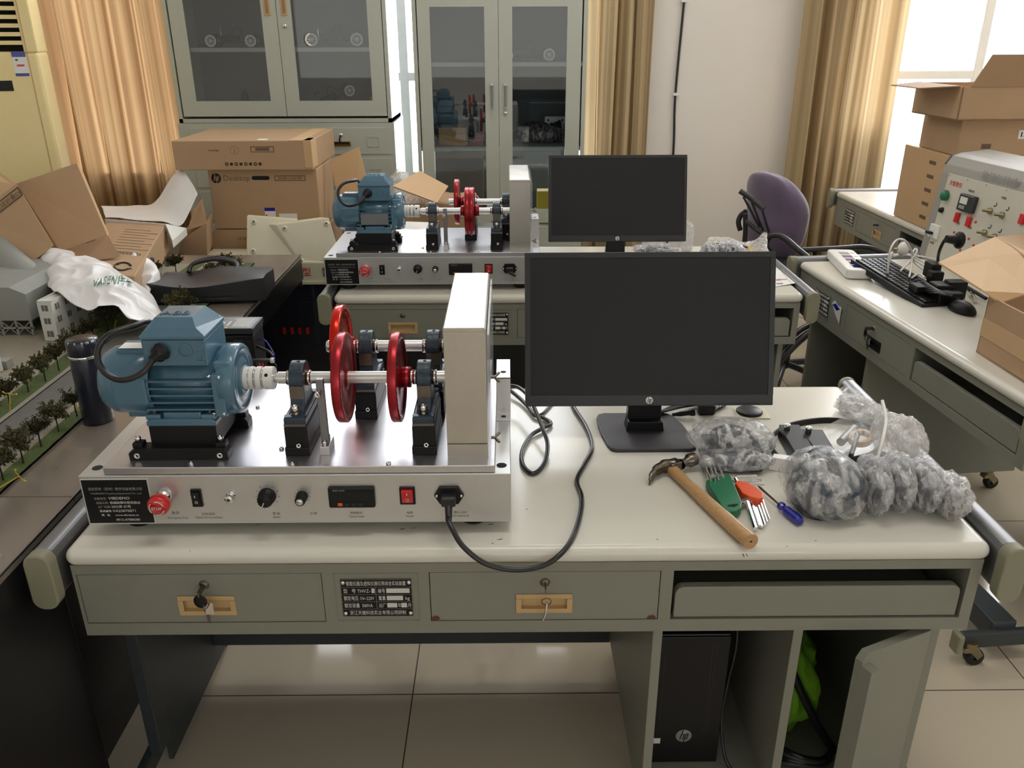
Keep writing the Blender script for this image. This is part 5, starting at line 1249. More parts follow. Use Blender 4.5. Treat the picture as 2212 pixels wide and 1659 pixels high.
cover('left one of two leaning ivory metal covers, standing upright', [P(533, 466, 3.53), P(640, 474, 3.53), P(640, 556, 3.45), P(532, 556, 3.45)], (0, .025, 0), [(.15, .14), (.14, .85)])
cover('right one of two leaning ivory metal covers, tilted in front', [P(595, 485, 3.49), P(711, 470, 3.49), P(737, 556, 3.43), P(652, 572, 3.43)], (-.045, .03, -.004), [(.12, .12), (.92, .14), (.05, .92)])
# loose boards and packing behind the second rig
t = thing('cardboard_sheet', 'pinkish cardboard sheet leaning on the wide cabinet drawers', 'cardboard', (0, 0, 0)); mb = MB(); board(mb, P(768, 596, 3.74), P(845, 588, 3.74), P(775, 318, 3.9), P(713, 346, 3.9), .005, m_cardl); mb.build('board', t)
t = thing('cardboard_carton', 'small open carton with raised flap behind the second row rig', 'box', (0, 0, 0)); mb = MB()
q = P(850, 440, 3.72); mb.box(q.x + .02, q.x + .36, 3.72, 4.0, .6, q.z, m_card, .003); mb.build('body', t)
mb = MB(); board(mb, P(848, 404, 3.6), P(944, 440, 3.55), P(968, 404, 3.75), P(906, 371, 3.85), .005, m_cardl, m_cardd); mb.build('flap', t)
top = [P(835, 385, 3.9), P(860, 372, 3.9), P(880, 392, 3.9)]; bot = [P(838, 440, 3.7), P(870, 442, 3.7), P(960, 452, 3.62)]
sheet('plastic_film', 'thin milky film spilling from the small open carton', 'plastic film', top, bot, 24, 20, m_filmw, .03, 10, 3, fac=.02)
t = thing('paper_sheet', 'blank white sheet of paper lying behind the motor of the second row rig', 'paper', (0, 0, 0)); mb = MB()
a = [P(868, 478, 3.2), P(926, 480, 3.2), P(930, 508, 3.1), P(870, 516, 3.08)]
mb.grid(lambda u, v: a[0].lerp(a[1], u).lerp(a[3].lerp(a[2], u), v) + Vector((0, 0, .012 * math.sin(PI * u) * v)), 12, 8, m_paper); mb.build('sheet', t)
# ---------------------------------------------------------------- things on the nearest desk
ZT = .75
m_stain = mat('brown_stain', (120, 96, 74), .6); m_rust = mat('rust', (92, 56, 40), .8)
def loc_of(o, pts): return [Vector(p) - o for p in pts]
# marks and chips of the near desk
near_desk = [o for o in COL.objects if o.name == 'workstation_desk'][0]
mb = MB()
for (u, v, a, b) in ((155, 1161, .003, .0015), (150, 1164, .0022, .0014), (556, 1134, .0022, .0012), (411, 1190, .0014, .001), (869, 1143, .005, .0016), (893, 1141, .005, .001), (1060, 1133, .005, .0014), (1080, 1165, .006, .0012), (1064, 1174, .0018, .0012), (1138, 1100, .0018, .0014), (1606, 1200, .0015, .006), (1613, 1199, .001, .005), (1420, 1165, .002, .001), (1700, 1180, .0016, .001), (1762, 1168, .002, .001)):
    p = P(u, v, z=.7502); mb.add([p + Vector((a * math.cos(k), b * math.sin(k) + .3 * a * math.cos(k), .0002)) - Vector(near_desk.location) for k in [i * PI / 4 for i in range(8)]], [list(range(8))], m_stain)
mb.build('stain', near_desk)
for (pts) in ([(932, 1340), (934, 1333), (942, 1330), (951, 1334), (948, 1339)], [(1396, 1336), (1402, 1330), (1412, 1329), (1418, 1335), (1410, 1338)]):
    mb = MB(); mb.add([P(u, v, 1.1996) - Vector(near_desk.location) for u, v in pts], [list(range(5))], m_rust); mb.build('rust_chip', near_desk)
# drive unit behind the first rig
t = thing('motor_drive_unit', 'black inverter unit with grey warning label standing behind the blue motor of the near rig', 'inverter', (-.65, 1.715, .75)); mb = MB()
mb.box(0, .092, 0, .08, 0, .206, m_blackp, .002); mb.box(.0, .094, -.001, .083, .209, .2215, m_bezel, .001); mb.box(.002, .088, -.0025, 0, .06, .195, m_black, .001); mb.box(.05, .07, -.005, -.002, .14, .198, m_bezel, .001); mb.box(.058, .066, -.004, -.002, .12, .135, m_black)
mb.build('case', t)
mb = MB(); z = .2215; mb.box(.002, .09, .002, .08, z, z + .0006, m_tabs); z += .0006
for k in range(11): mb.box(.044 + .0035 * k, .0455 + .0035 * k, .012, .07, z, z + .0003, m_offw)
mb.box(.03, .034, .02, .05, z, z + .0003, m_offw); mb.box(.012, .016, .01, .05, z, z + .0003, m_offw); mb.box(.019, .0215, .02, .045, z, z + .0003, m_offw)
mb.add([(.03, .002, z + .0003), (.038, .002, z + .0003), (.034, .012, z + .0003)], [[0, 1, 2]], m_yel); mb.add([(.036, .06, z + .0003), (.043, .06, z + .0003), (.0395, .068, z + .0003)], [[0, 1, 2]], m_yel); mb.build('warning_label', t)
o = Vector((-.65, 1.715, .75))
for nm, m, r, pts in (('blue_wire', m_bluep, .0016, [(.09, .03, .13), (.115, .01, .135), (.135, -.01, .115), (.138, -.015, .1)]), ('black_wire', m_cable, .003, [(.088, .02, .12), (.12, .005, .112), (.135, -.012, .105)]), ('black_wire', m_cable, .0042, [(.04, -.03, .1), (.09, -.03, .104), (.135, -.02, .1)]),
                      ('red_wire', m_redp, .0016, [(.102, -.01, .09), (.108, -.02, .06), (.112, -.03, .03)]), ('red_wire', m_redp, .0016, [(.109, -.01, .09), (.114, -.02, .06), (.117, -.03, .03)]), ('black_wire', m_cable, .0016, [(.137, -.02, .095), (.142, -.022, .085), (.13, -.026, .078), (.115, -.03, .08)])):
    mb = MB(); mb.tube([(a, b, c + .055) for a, b, c in pts], r, m, res=6); mb.build(nm, t)
mb = MB(); mb.lathe([(.004, 0), (.0062, 0), (.0062, .007), (.004, .007)], (.131, -.02, .155), (1, 0, 0), m_white, 12); mb.build('cable_tie', t)

# power cord of the first rig
t = thing('mains_cable', 'black mains cable hanging over the desk edge from the near rig socket', 'cable', (-.067, 1.2, .75)); o = Vector(t.location)
pts = [Vector((-.1022, 1.216, .796)), P(968, 1122, 1.208), P(978, 1145, 1.19), P(1002, 1182, 1.172), P(1050, 1218, 1.166), P(1112, 1231, 1.166), P(1172, 1222, 1.17), P(1212, 1196, 1.182)] + [P(u, v, z=.7555) for u, v in [(1238, 1158), (1254, 1108), (1256, 1072), (1246, 1038), (1262, 1004), (1279, 965), (1266, 922), (1240, 880), (1230, 850)]] + [P(1228, 838, z=.757)]
mb = MB(); mb.tube(loc_of(o, pts), .0047, m_cable, n=10, res=8); mb.build('cord', t)
t = thing('mains_cable', 'looped black cord lying between the guard of the near rig and the monitor', 'cable', (.06, 1.6, .75)); o = Vector(t.location)
pts = [P(1062, 832, 1.80), P(1098, 833, 1.80), P(1122, 838, 1.78), P(1143, 858, 1.72)] + [P(u, v, z=zz) for u, v, zz in [(1158, 890, .79), (1172, 925, .78), (1183, 960, .768), (1176, 1000, .757), (1152, 1023, .756), (1130, 1005, .756), (1128, 975, .756), (1146, 942, .757), (1172, 925, .758), (1190, 915, .756), (1174, 903, .756), (1155, 897, .757), (1140, 878, .758), (1120, 858, .76), (1090, 835, .765), (1060, 822, .77)]]
mb = MB(); mb.tube(loc_of(o, pts), .0047, m_cable, n=10, res=7); mb.build('cord', t)
t = thing('mains_cable', 'thin black cord crossing under the loop and running behind the near monitor', 'cable', (.1, 1.72, .75)); o = Vector(t.location)
mb = MB(); mb.tube(loc_of(o, [P(u, v, z=.754) for u, v in [(1160, 897), (1172, 893), (1185, 880), (1200, 862), (1215, 845)]]), .003, m_cable, res=6); mb.build('cord', t)
t = thing('power_plug', 'black plug and coiled leads lying behind the base of the near monitor', 'plug', (.45, 1.74, .75)); o = Vector(t.location)
mb = MB(); mb.tube(loc_of(o, [P(1452, 896, z=.757), P(1478, 893, z=.762), P(1500, 890, z=.765)]), [.004, .006, .009], m_blackp, n=12, res=3); mb.box(-.01, .03, -.015, .012, .0, .026, m_blackp, .006); mb.build('plug', t)
for k in range(5):
    mb = MB(); mb.tube(loc_of(o, [P(1400 + k * 8, 900 - k * 3, z=.755), P(1430 + k * 6, 890 - k * 3, z=.765), P(1470 + 12 * k, 880 - 2 * k, z=.76), P(1510 + 14 * k, 872, z=.756), P(1545 + 3 * k, 888 - 2 * k, z=.755)]), .0032, m_cable, res=5); mb.build('cord', t)
t = thing('coaster', 'square cream card under a black round disc behind the near monitor', 'coaster', (.565, 1.735, .75)); mb = MB(); mb.box(-.036, .036, -.03, .03, 0, .003, m_ivory, .0008); mb.build('card', t)
mb = MB(); mb.lathe([(0, .009), (.027, .009), (.03, .007), (.03, .0035), (0, .0035)], (-.004, .003, 0), (0, 0, 1), m_blackp, 32); mb.build('disc', t)

# hammer
t = thing('claw_hammer', 'claw hammer with plain wooden handle lying in front of the near monitor', 'hammer', (.37, 1.33, .75)); o = Vector(t.location)
mb = MB(); A, B = P(1450, 1012, z=.764), P(1622, 1170, z=.7655)
hp = [A.lerp(B, k / 8) + Vector((0, 0, -.002 * math.sin(k / 8 * PI))) for k in range(9)]
mb.tube(loc_of(o, hp), [.0108, .0112, .0105, .0115, .0125, .013, .0138, .0142, .0145], m_wood, n=16, res=4)
d = (B - A).normalized(); mb.cyl(B - o + d * .0001, B - o + d * .0006, .002, m_dark, n=8); mb.build('handle', t)
mb = MB(); face = P(1497, 992, z=.773); neck = P(1480, 999, z=.771); eye = P(1456, 1006, z=.768); c1 = P(1438, 1007, z=.768); c2 = P(1420, 1015, z=.767); c3 = P(1408, 1028, z=.764); c4 = P(1403, 1042, z=.758)
d = (face - neck).normalized()
mb.lathe([(0, .0095), (.0125, .0095), (.0138, .008), (.0138, -.006), (.0095, -.010), (.0085, -.02), (.011, -.026)], face - o - d * .004, d, m_iron, 28)
b = MB(); mb.prism([(-.014, -.012), (.013, -.012), (.015, .0), (.012, .013), (-.012, .013), (-.016, 0)], 'z', -.011, .011, m_iron, .003, T=Matrix.Translation(eye - o) @ Matrix.Rotation(math.atan2(d.y, d.x), 4, 'Z'))
for s in (-1, 1):
    off = Vector((0, 0, .0036 * s)); mb.tube([p - o + off * k for p, k in ((eye, .6), (c1, 1), (c2, 1), (c3, 1.15), (c4, 1.3))], [.0125, .011, .0085, .0055, .002], m_iron, n=10, res=4)
mb.build('head', t)

# hex key sets
def keyset(name, label, body_px, m, rods, z, feet):
    t = thing(name, label, 'hex keys', tuple(P(body_px[0][0], body_px[0][1], z=.75))); t['group'] = 'folding hex key sets'; o = Vector(t.location)
    mb = MB(); pts = [P(u, v, z=z) for u, v in body_px]; n = len(pts)
    hexs = [p - o for p in pts]; b = bmesh.new(); lo = [b.verts.new(p - Vector((0, 0, .016))) for p in hexs]; hi = [b.verts.new(p) for p in hexs]
    b.faces.new(lo); b.faces.new(hi[::-1])
    for i in range(n): b.faces.new([lo[i], hi[i], hi[(i + 1) % n], lo[(i + 1) % n]])
    bmesh.ops.recalc_face_normals(b, faces=b.faces[:]); bmesh.ops.bevel(b, geom=b.edges[:], offset=.0018, segments=2, profile=.5, affect='EDGES'); mb.bm(b, m)
    mb.build('holder', t)
    for (a, c, r, zz) in rods:
        mb = MB(); mb.tube(loc_of(o, [P(a[0], a[1], z=zz), P(c[0], c[1], z=zz - .003)]), r, m_chrome, n=6, smooth=False); mb.build('hex_key', t)
    return t
g = keyset('hex_key_set', 'hex key set in a green plastic holder beside the hammer', [(1525, 1038), (1534, 1032), (1574, 1023), (1580, 1030), (1603, 1084), (1601, 1096), (1590, 1103), (1573, 1104), (1560, 1094)], m_green,
       [((1536, 1040), (1508, 966), .0022, .772), ((1545, 1040), (1523, 975), .0026, .771), ((1552, 1038), (1534, 978), .0022, .772), ((1564, 1034), (1541, 975), .0024, .770), ((1530, 1042), (1512, 998), .0013, .766), ((1598, 1084), (1622, 1075), .0042, .766), ((1600, 1090), (1622, 1082), .003, .762),
        ((1612, 1078), (1632, 1142), .0042, .762), ((1622, 1076), (1641, 1136), .0026, .761), ((1600, 1050), (1578, 1036), .002, .76)], .770, 0)
o = Vector(g.location); mb = MB(); q = P(1583, 1091, z=.7704) - o; mb.box(-.0095, .0095, -.002, .002, 0, .0008, m_dark, T=Matrix.Translation(q) @ Matrix.Rotation(.25, 4, 'Z')); mb.box(-.003, .003, -.005, -.001, 0, .0008, m_dark, T=Matrix.Translation(q) @ Matrix.Rotation(.25, 4, 'Z')); mb.build('size_mark', g)
keyset('hex_key_set', 'smaller hex key set in an orange plastic holder', [(1588, 1042), (1592, 1037), (1612, 1040), (1634, 1052), (1648, 1064), (1649, 1075), (1640, 1077), (1620, 1072), (1604, 1064)], m_orange,
       [((1631, 1070), (1652, 1134), .0022, .762), ((1638, 1070), (1657, 1128), .0019, .762), ((1643, 1068), (1662, 1122), .0015, .762), ((1590, 1030), (1634, 1028), .0034, .765), ((1610, 1038), (1644, 1038), .0024, .763), ((1614, 1046), (1650, 1048), .0016, .762), ((1588, 1033), (1594, 1044), .0034, .765), ((1625, 1070), (1646, 1138), .0026, .760)], .770, 0)
# screwdriver
t = thing('screwdriver', 'small screwdriver with clear blue handle beside the round wrapped coil', 'screwdriver', tuple(P(1690, 1095, z=.75))); o = Vector(t.location)
a, b_, c_ = P(1638, 1050, z=.762), P(1684, 1090, z=.7605), P(1729, 1127, z=.7605)
mb = MB(); mb.tube(loc_of(o, [a, a.lerp(b_, .1), b_]), [.0012, .0024, .0024], m_iron, n=8); mb.build('shaft', t)
mb = MB(); d = (c_ - b_); L = d.length; mb.lathe([(0, 0), (.006, 0), (.008, .003), (.008, .008), (.0062, .013), (.007, .017), (.0092, .022), (.0092, L - .005), (.007, L), (0, L)], b_ - o, d, m_bluep, 12, smooth=False); mb.build('handle', t)

# timing belt, black blocks, white block
def ribbon(mb, pts, w, th, m, closed=True, res=6, teeth=0):
    Q = spline([Vector(p) for p in pts], res, closed); k = len(Q); vs = []
    for i, p in enumerate(Q):
        a = Q[(i - 1) % k]; b = Q[(i + 1) % k]; tg = (b - a).normalized(); nn = tg.cross(Vector((0, 0, 1))).normalized(); tt = th * (1.6 if (teeth and i % 2) else 1)
        vs += [p + nn * th * .5 + Vector((0, 0, w)), p - nn * tt * .5 + Vector((0, 0, w)), p - nn * tt * .5, p + nn * th * .5]
    fs = []
    for i in range(k):
        j = (i + 1) % k
        for c in range(4): fs.append([i * 4 + c, i * 4 + (c + 1) % 4, j * 4 + (c + 1) % 4, j * 4 + c])
    mb.add(vs, fs, m, False)
t = thing('timing_belt', 'black toothed belt lying in a loop around the black blocks', 'belt', (.68, 1.58, .7502)); o = Vector(t.location)
mb = MB(); ribbon(mb, loc_of(o, [P(u, v, z=.7502) for u, v in [(1664, 968), (1672, 945), (1700, 928), (1740, 918), (1790, 914), (1840, 920), (1882, 934), (1900, 958), (1885, 985), (1840, 1000), (1780, 1012), (1720, 1012), (1684, 998)]]), .014, .003, m_rubber, teeth=1, res=16); mb.build('belt', t)
for i, (q, lab) in enumerate((([(1683, 917), (1726, 917), (1775, 1000), (1733, 1004)], 'left one of two black machined blocks with a bolt inside the belt loop'), ([(1730, 926), (1777, 928), (1812, 985), (1780, 998)], 'right one of two black machined blocks with a bolt, partly under the zip bag'))):
    t = thing('machined_block', lab, 'metal block', tuple(P(*q[0], z=.75))); t['group'] = 'black machined blocks'; o = Vector(t.location); mb = MB()
    hexa(mb, loc_of(o, [P(u, v, z=.782) for u, v in q]), (0, 0, -.03), m_black, .001); mb.build('block', t)
    mb = MB(); c = (P(*q[0], z=.782) + (P(*q[2], z=.782) - P(*q[0], z=.782)) * .13) - o; bolt(mb, c + Vector((.006, 0, .0)), (0, 0, 1), .0068, .012); mb.build('bolt', t)
t = thing('machined_block', 'small bright aluminium block in front of the belt loop', 'metal block', tuple(P(1662, 1020, z=.75))); o = Vector(t.location); mb = MB()
hexa(mb, loc_of(o, [P(u, v, z=.777) for u, v in [(1667, 988), (1718, 996), (1722, 986), (1672, 979)]]), (-.006, -.004, -.0265), m_aluw, .0012); mb.build('block', t)
mb = MB()
for k, (u, v) in enumerate(((1650, 985), (1656, 990), (1646, 992))): p = P(u, v, z=.766) - o; mb.cyl(p, p + Vector((.016, -.012, -.004)), .004, m_chrome, n=10)
mb.build('screws', t)

# shrink wrapped spares
def wrapped(label, c, r, rz, core, film, seed, tilt=(0, 0), amp=.16, cat='wrapped part', group='film wrapped spare parts', core_m=None):
    zlow = c[2] - r[2]
    t = thing('wrapped_part', label, cat, (c[0], c[1], .7505), group=group); T = Matrix.Translation((0, 0, c[2] - .7505)) @ Matrix.Rotation(rz, 4, 'Z') @ Matrix.Rotation(tilt[0], 4, 'X') @ Matrix.Rotation(tilt[1], 4, 'Y'); cm = core_m or m_cast
    mb = MB(); k = .78
    if core == 'block':
        mb.box(-r[0] * k, r[0] * k, -r[1] * k, r[1] * k, -r[2] * .75, -r[2] * .3, cm, .004, T=T); mb.ell((0, 0, 0), (r[0] * .6, r[1] * .7, r[2] * .7), cm, 18, 12, T=T)
        for s in (-1, 1): mb.ell((s * r[0] * .55, 0, -r[2] * .2), (r[0] * .14, r[1] * .3, r[2] * .25), cm, 10, 8, T=T)
    elif core == 'ring':
        prof = [(r[0] * .35, -r[2] * .7), (r[0] * .8, -r[2] * .75), (r[0] * .85, 0), (r[0] * .78, r[2] * .7), (r[0] * .35, r[2] * .72), (r[0] * .35, -r[2] * .7)]
        m2 = MB(); m2.lathe(prof, (0, 0, 0), (0, 0, 1), cm, 32); mb.add(m2.v, m2.f, cm, True, T)
    elif core == 'plate':
        mb.ell((0, 0, 0), (r[0] * .5, r[1] * .86, r[2] * .86), cm, 20, 14, T=T); m2 = MB(); m2.lathe([(r[1] * .25, -r[0] * .6), (r[1] * .5, -r[0] * .6), (r[1] * .5, r[0] * .6), (r[1] * .25, r[0] * .6)], (0, 0, 0), (1, 0, 0), m_iron, 24); mb.add(m2.v, m2.f, m_iron, True, T)
    if core: mb.build('metal_part', t)
    for li, (sc, mm) in enumerate(((1.0, film), (1.07, m_film))):
        w = MB(); s = Vector((seed + li * 3, seed * 2, -seed))
        def fn(d):
            q = d * 2.4 + s; v = 1 + amp * noise.noise(q) + amp * .55 * (1 - 2 * abs(noise.noise(q * 2.1))) + amp * .22 * (1 - 2 * abs(noise.noise(q * 5)))
            return v * sc * .96
        m2 = MB(); m2.ell((0, 0, 0), r, mm, 54, 34, fn=fn)
        vs = [T @ v for v in m2.v]
        for v in vs:
            if v.z < .0012: v.z = .0012
        w.add(vs, m2.f, mm, True); w.build('plastic_wrap', t)
    return t
def C3(u, v, z): p = P(u, v, z=z); return (p.x, p.y, p.z)
wrapped('upper wrapped bearing block right of the near monitor base', C3(1580, 945, .792), (.078, .05, .036), -.1, 'block', m_film, 1.3)
wrapped('lower wrapped bearing block in front of the upper one, right of the monitor base', C3(1584, 994, .771), (.072, .029, .020), -.05, 'block', m_film, 4.1)
wrapped('big round wrapped coil, nearest of the wrapped spares', C3(1783, 1046, .802), (.073, .068, .052), 0, 'ring', m_film, 2.2, (math.radians(22), math.radians(8)), .12)
wrapped('upright wrapped bearing touching the right side of the round coil', C3(1886, 1045, .799), (.024, .066, .049), math.radians(-6), 'plate', m_film, 6.4, (math.radians(-10), 0))
wrapped('second upright wrapped bearing from the round coil', C3(1937, 1040, .799), (.025, .064, .049), math.radians(-8), 'plate', m_film, 7.9, (math.radians(-10), 0))
wrapped('third upright wrapped bearing from the round coil', C3(1994, 1045, .797), (.027, .062, .047), math.radians(-10), 'plate', m_film, 9.2, (math.radians(-10), 0))
wrapped('rightmost wrapped spare beside the end rail of the near desk', C3(2050, 1068, .785), (.034, .058, .035), math.radians(-14), 'plate', m_filmw, 11.5, (math.radians(-8), math.radians(12)), .2)
wrapped('pale wrapped pile behind the upright bearings', C3(1940, 948, .795), (.042, .055, .045), .3, None, m_filmw, 14.5, (0, .2), .2)
wrapped('small pale wrapped lump behind the zip bag near the desk corner', C3(1862, 885, .772), (.032, .06, .022), .5, None, m_filmw, 17.5, (0, 0), .25)
# loose film tail
top = [P(1822, 842, z=.756), P(1848, 846, z=.768), P(1880, 872, z=.775)]; bot = [P(1812, 868, z=.756), P(1830, 890, z=.77), P(1850, 915, z=.776)]
sheet('plastic_film', 'loose crinkled film tail at the back right corner of the near desk', 'plastic film', top, bot, 30, 20, m_film, .012, 26, 3, fac=.006)
# zip bag
top = [P(1778, 925, z=.79), P(1835, 895, z=.815), P(1880, 876, z=.835), P(1912, 866, z=.85)]; bot = [P(1800, 968, z=.785), P(1835, 985, z=.785), P(1870, 1000, z=.79), P(1893, 992, z=.80)]
zb, zf = sheet('zip_bag', 'clear zip bag with a wooden ring inside standing on the wrapped spares', 'plastic bag', top, bot, 26, 26, m_clear, .008, 12, 6, fac=.006)
o = Vector(zb.location); mb = MB(); pts = [P(1906, 866, z=.851), P(1914, 905, z=.835), P(1908, 945, z=.82), P(1895, 990, z=.80)]
mb.tube(loc_of(o, pts), .0038, m_white, n=6, res=6, flat=(0, 1, 0)); mb.build('zip_strip', zb)
mb = MB(); ribbon(mb, loc_of(o, [P(1858 + 22 * math.cos(a), 952 + 13 * math.sin(a), z=.776) for a in [k * PI / 5 for k in range(10)]]), .012, .008, m_cardl, res=4); mb.build('wooden_ring', zb)
mb = MB(); mb.cyl(P(1816, 955, z=.78) - o, P(1845, 925, z=.78) - o, .009, m_alu, n=14); mb.cyl(P(1838, 985, z=.785) - o, P(1852, 940, z=.785) - o, .005, m_bezel, n=10); mb.build('metal_pins', zb)
# computer tower in the pedestal
t = thing('computer_tower', 'black computer tower with round logo standing in the desk pedestal', 'computer', (.281, 1.30, .136)); mb = MB()
mb.box(0, .158, .004, .31, 0, .338, m_blackp, .004); mb.box(.001, .157, 0, .006, .004, .334, m_black, .002)
for x in (.028, .122, .128): mb.box(x, x + .0012, -.0006, .0, .09, .32, m_bezel)
mb.build('case', t)
mb = MB(); hp_logo(mb, (.082, -.0002, .078), .0165, (1, 0, 0), (0, 0, 1), m_mgrey, m_black); mb.box(.017, .034, -.0008, 0, .058, .072, m_offw); mb.build('badge', t)
t = thing('mains_cable', 'black cord hanging beside the computer tower in the pedestal', 'cable', (.46, 1.33, .137)); mb = MB(); mb.tube([(-.012, .0, .42), (-.004, -.01, .3), (-.012, -.01, .2), (-.018, -.02, .1), (-.005, -.05, .02), (.03, -.08, .004)], .0035, m_cable, res=6); mb.build('cord', t)
t = thing('cloth_bundle', 'lime green cloth bundle stuffed in the pedestal behind the open door', 'cloth', (.61, 1.47, .137))
mb = MB(); mb.ell((0, 0, .115), (.065, .12, .115), m_lime, 46, 30, fn=lambda d: 1 + .22 * noise.noise(d * 2.2) + .18 * (1 - 2 * abs(noise.noise(d * 3.7 + Vector((4, 4, 4)))))); mb.build('cloth', t)
mb = MB(); mb.tube([(-.06, -.11, .3), (-.02, -.13, .2), (.04, -.14, .08), (.09, -.14, .0)], .009, m_leather, n=8, res=5); mb.build('strap', t)
t = thing('cable_coil', 'grey cables coiled at the bottom of the pedestal under the lime cloth', 'cable', (.60, 1.30, .137)); mb = MB()
for k in range(4): mb.tube([(-.06, .02 * k, .006 + .01 * k), (-.02, -.03, .03 + .01 * k), (.04, -.035, .028 + .006 * k), (.08, .0, .008 + .01 * k)], .005, m_cable if k % 2 else m_greyd, res=6)
mb.build('coil', t)
# ---------------------------------------------------------------- second row desk clutter
wrapped('wrapped part under the right end of the second row monitor', (.60, 3.25, .772), (.085, .05, .022), 0, 'block', m_filmw, 21, amp=.2, group='film wrapped spares on the second row desk')
wrapped('pale film column standing right of the second row monitor', (.73, 3.30, .80), (.022, .02, .06), 0, None, m_filmw, 23, amp=.3, group='film wrapped spares on the second row desk')
wrapped('left one of two shiny wrapped lumps behind the near monitor', (.785, 3.14, .782), (.03, .04, .035), 0, 'ring', m_film, 25, amp=.3, group='film wrapped spares on the second row desk')
wrapped('right one of two shiny wrapped lumps behind the near monitor', (.865, 3.16, .782), (.05, .04, .035), 0, 'ring', m_film, 27, amp=.3, group='film wrapped spares on the second row desk')
top = [P(1535, 523, 3.3), P(1570, 520, 3.3), P(1620, 524, 3.3), P(1652, 508, 3.32), P(1660, 545, 3.15)]; bot = [P(1510, 545, 3.2), P(1560, 545, 3.15), P(1610, 552, 3.1), P(1640, 556, 3.05), P(1668, 552, 3.05)]
sheet('plastic_film', 'long milky film bag lying at the back of the second row desk', 'plastic film', top, bot, 40, 20, m_filmw, .014, 12, 31, fac=.01)
t = thing('timing_belt', 'black belt with a yellow mark lying on the second row desk', 'belt', (.9, 3.1, .76)); mb = MB(); o = Vector(t.location)
mb.tube(loc_of(o, [P(1520, 532, 3.2), P(1570, 530, 3.22), P(1610, 536, 3.2), P(1640, 548, 3.12)]), .009, m_rubber, res=6); mb.build('belt', t)
mb = MB(); mb.tube(loc_of(o, [P(1618, 538, 3.185), P(1636, 546, 3.13)]), .0095, m_yel); mb.build('mark', t)
t = thing('printed_paper', 'white sheet with small coloured diagrams at the right end of the second row desk', 'paper', (0, 0, .7505)); mb = MB(); z = .7508
q = [P(1630, 560, z=z), P(1677, 566, z=z), P(1718, 614, z=z), P(1640, 624, z=z)]
mb.grid(lambda u, v: (q[0].lerp(q[1], u).lerp(q[3].lerp(q[2], u), v)) - Vector((0, 0, .7505)) + Vector((0, 0, .004 * u * u)), 8, 8, m_paper); mb.build('sheet', t)
mb = MB(); mb.tube([P(1683, 580, z=z + .003) - Vector((0, 0, .7505)), P(1710, 613, z=z + .003) - Vector((0, 0, .7505))], .0008, m_mgrey, n=4)
for (u, v, m, s) in ((1678, 604, m_redp, .012), (1684, 612, m_bluep, .012), (1690, 603, m_tan, .016)): p = P(u, v, z=z + .004) - Vector((0, 0, .7505)); mb.box(p.x - s, p.x + s, p.y - .003, p.y + .003, p.z, p.z + .0003, m)
mb.build('print', t)

# ---------------------------------------------------------------- right hand desk: power strip, keyboard, mouse, leads
def L4(x, y, z=0): return E4 * x + N4 * y + Vector((0, 0, z))
t = thing('power_strip', 'white power strip with blue sockets at the far end of the right hand desk', 'power strip', d4(.0, .165, .75), A4 - math.radians(12)); mb = MB()
mb.prism(rr(-.03, .29, -.05, .05, .02), 'z', .002, .036, m_white, .006); mb.build('case', t)
for k in range(5):
    s = MB(); s.box(.02 + k * .05, .055 + k * .05, -.018, .018, .0358, .0366, m_bluep if k else m_mgrey, .0); s.build('socket', t)
    s = MB(); s.box(.03 + k * .05, .034 + k * .05, .026, .04, .0358, .0368, m_mgrey); s.build('switch', t)
# keyboard leaning on the strip
KA, KB, KC = d4(.181, .112, .80), d4(.575, .142, .765), d4(.138, .27, .80)
ex = (KB - KA).normalized(); ey = (KC - KA); ey = (ey - ex * ey.dot(ex)).normalized(); ez = ex.cross(ey)
if ez.z < 0: ez = -ez
KT = Matrix(((ex.x, ey.x, ez.x, KA.x), (ex.y, ey.y, ez.y, KA.y), (ex.z, ey.z, ez.z, KA.z), (0, 0, 0, 1)))
t = bpy.data.objects.new('keyboard', None); COL.objects.link(t); t.matrix_world = KT; tag(t, 'black keyboard propped on the white power strip', 'keyboard')
mb = MB(); mb.box(0, .44, 0, .15, -.022, 0, m_blackp, .003); mb.build('case', t)
mb = MB()
for r in range(6):
    y = .012 + r * .0215
    x = .012
    while x < .425:
        w = .0165 if not (r == 0 and .1 < x < .2) else .1
        mb.box(x, min(x + w, .43), y, y + .0165, 0, .005, m_black, .0012); x += w + .0025
mb.build('keys', t)
t = thing('computer_mouse', 'black mouse at the near end of the keyboard', 'mouse', d4(.675, .245, .7505), A4 + math.radians(95)); mb = MB()
mb.ell((0, 0, .004), (.031, .055, .032), m_blackp, 28, 16, fn=lambda d: (1 if d.z > 0 else .6) * (1 + .05 * d.y)); 
mb.v = [Vector((v.x, v.y, max(v.z, 0))) for v in mb.v]; mb.build('body', t); mb = MB(); mb.lathe([(0, -.003), (.006, -.003), (.006, .003), (0, .003)], (0, .03, .03), (1, 0, 0), m_rubber, 14); mb.build('wheel', t)
t = thing('white_lead', 'tied bundle of white mains lead with a round plug lying on the keyboard', 'cable', tuple(P(1960, 580, z=.78))); o = Vector(t.location); mb = MB()
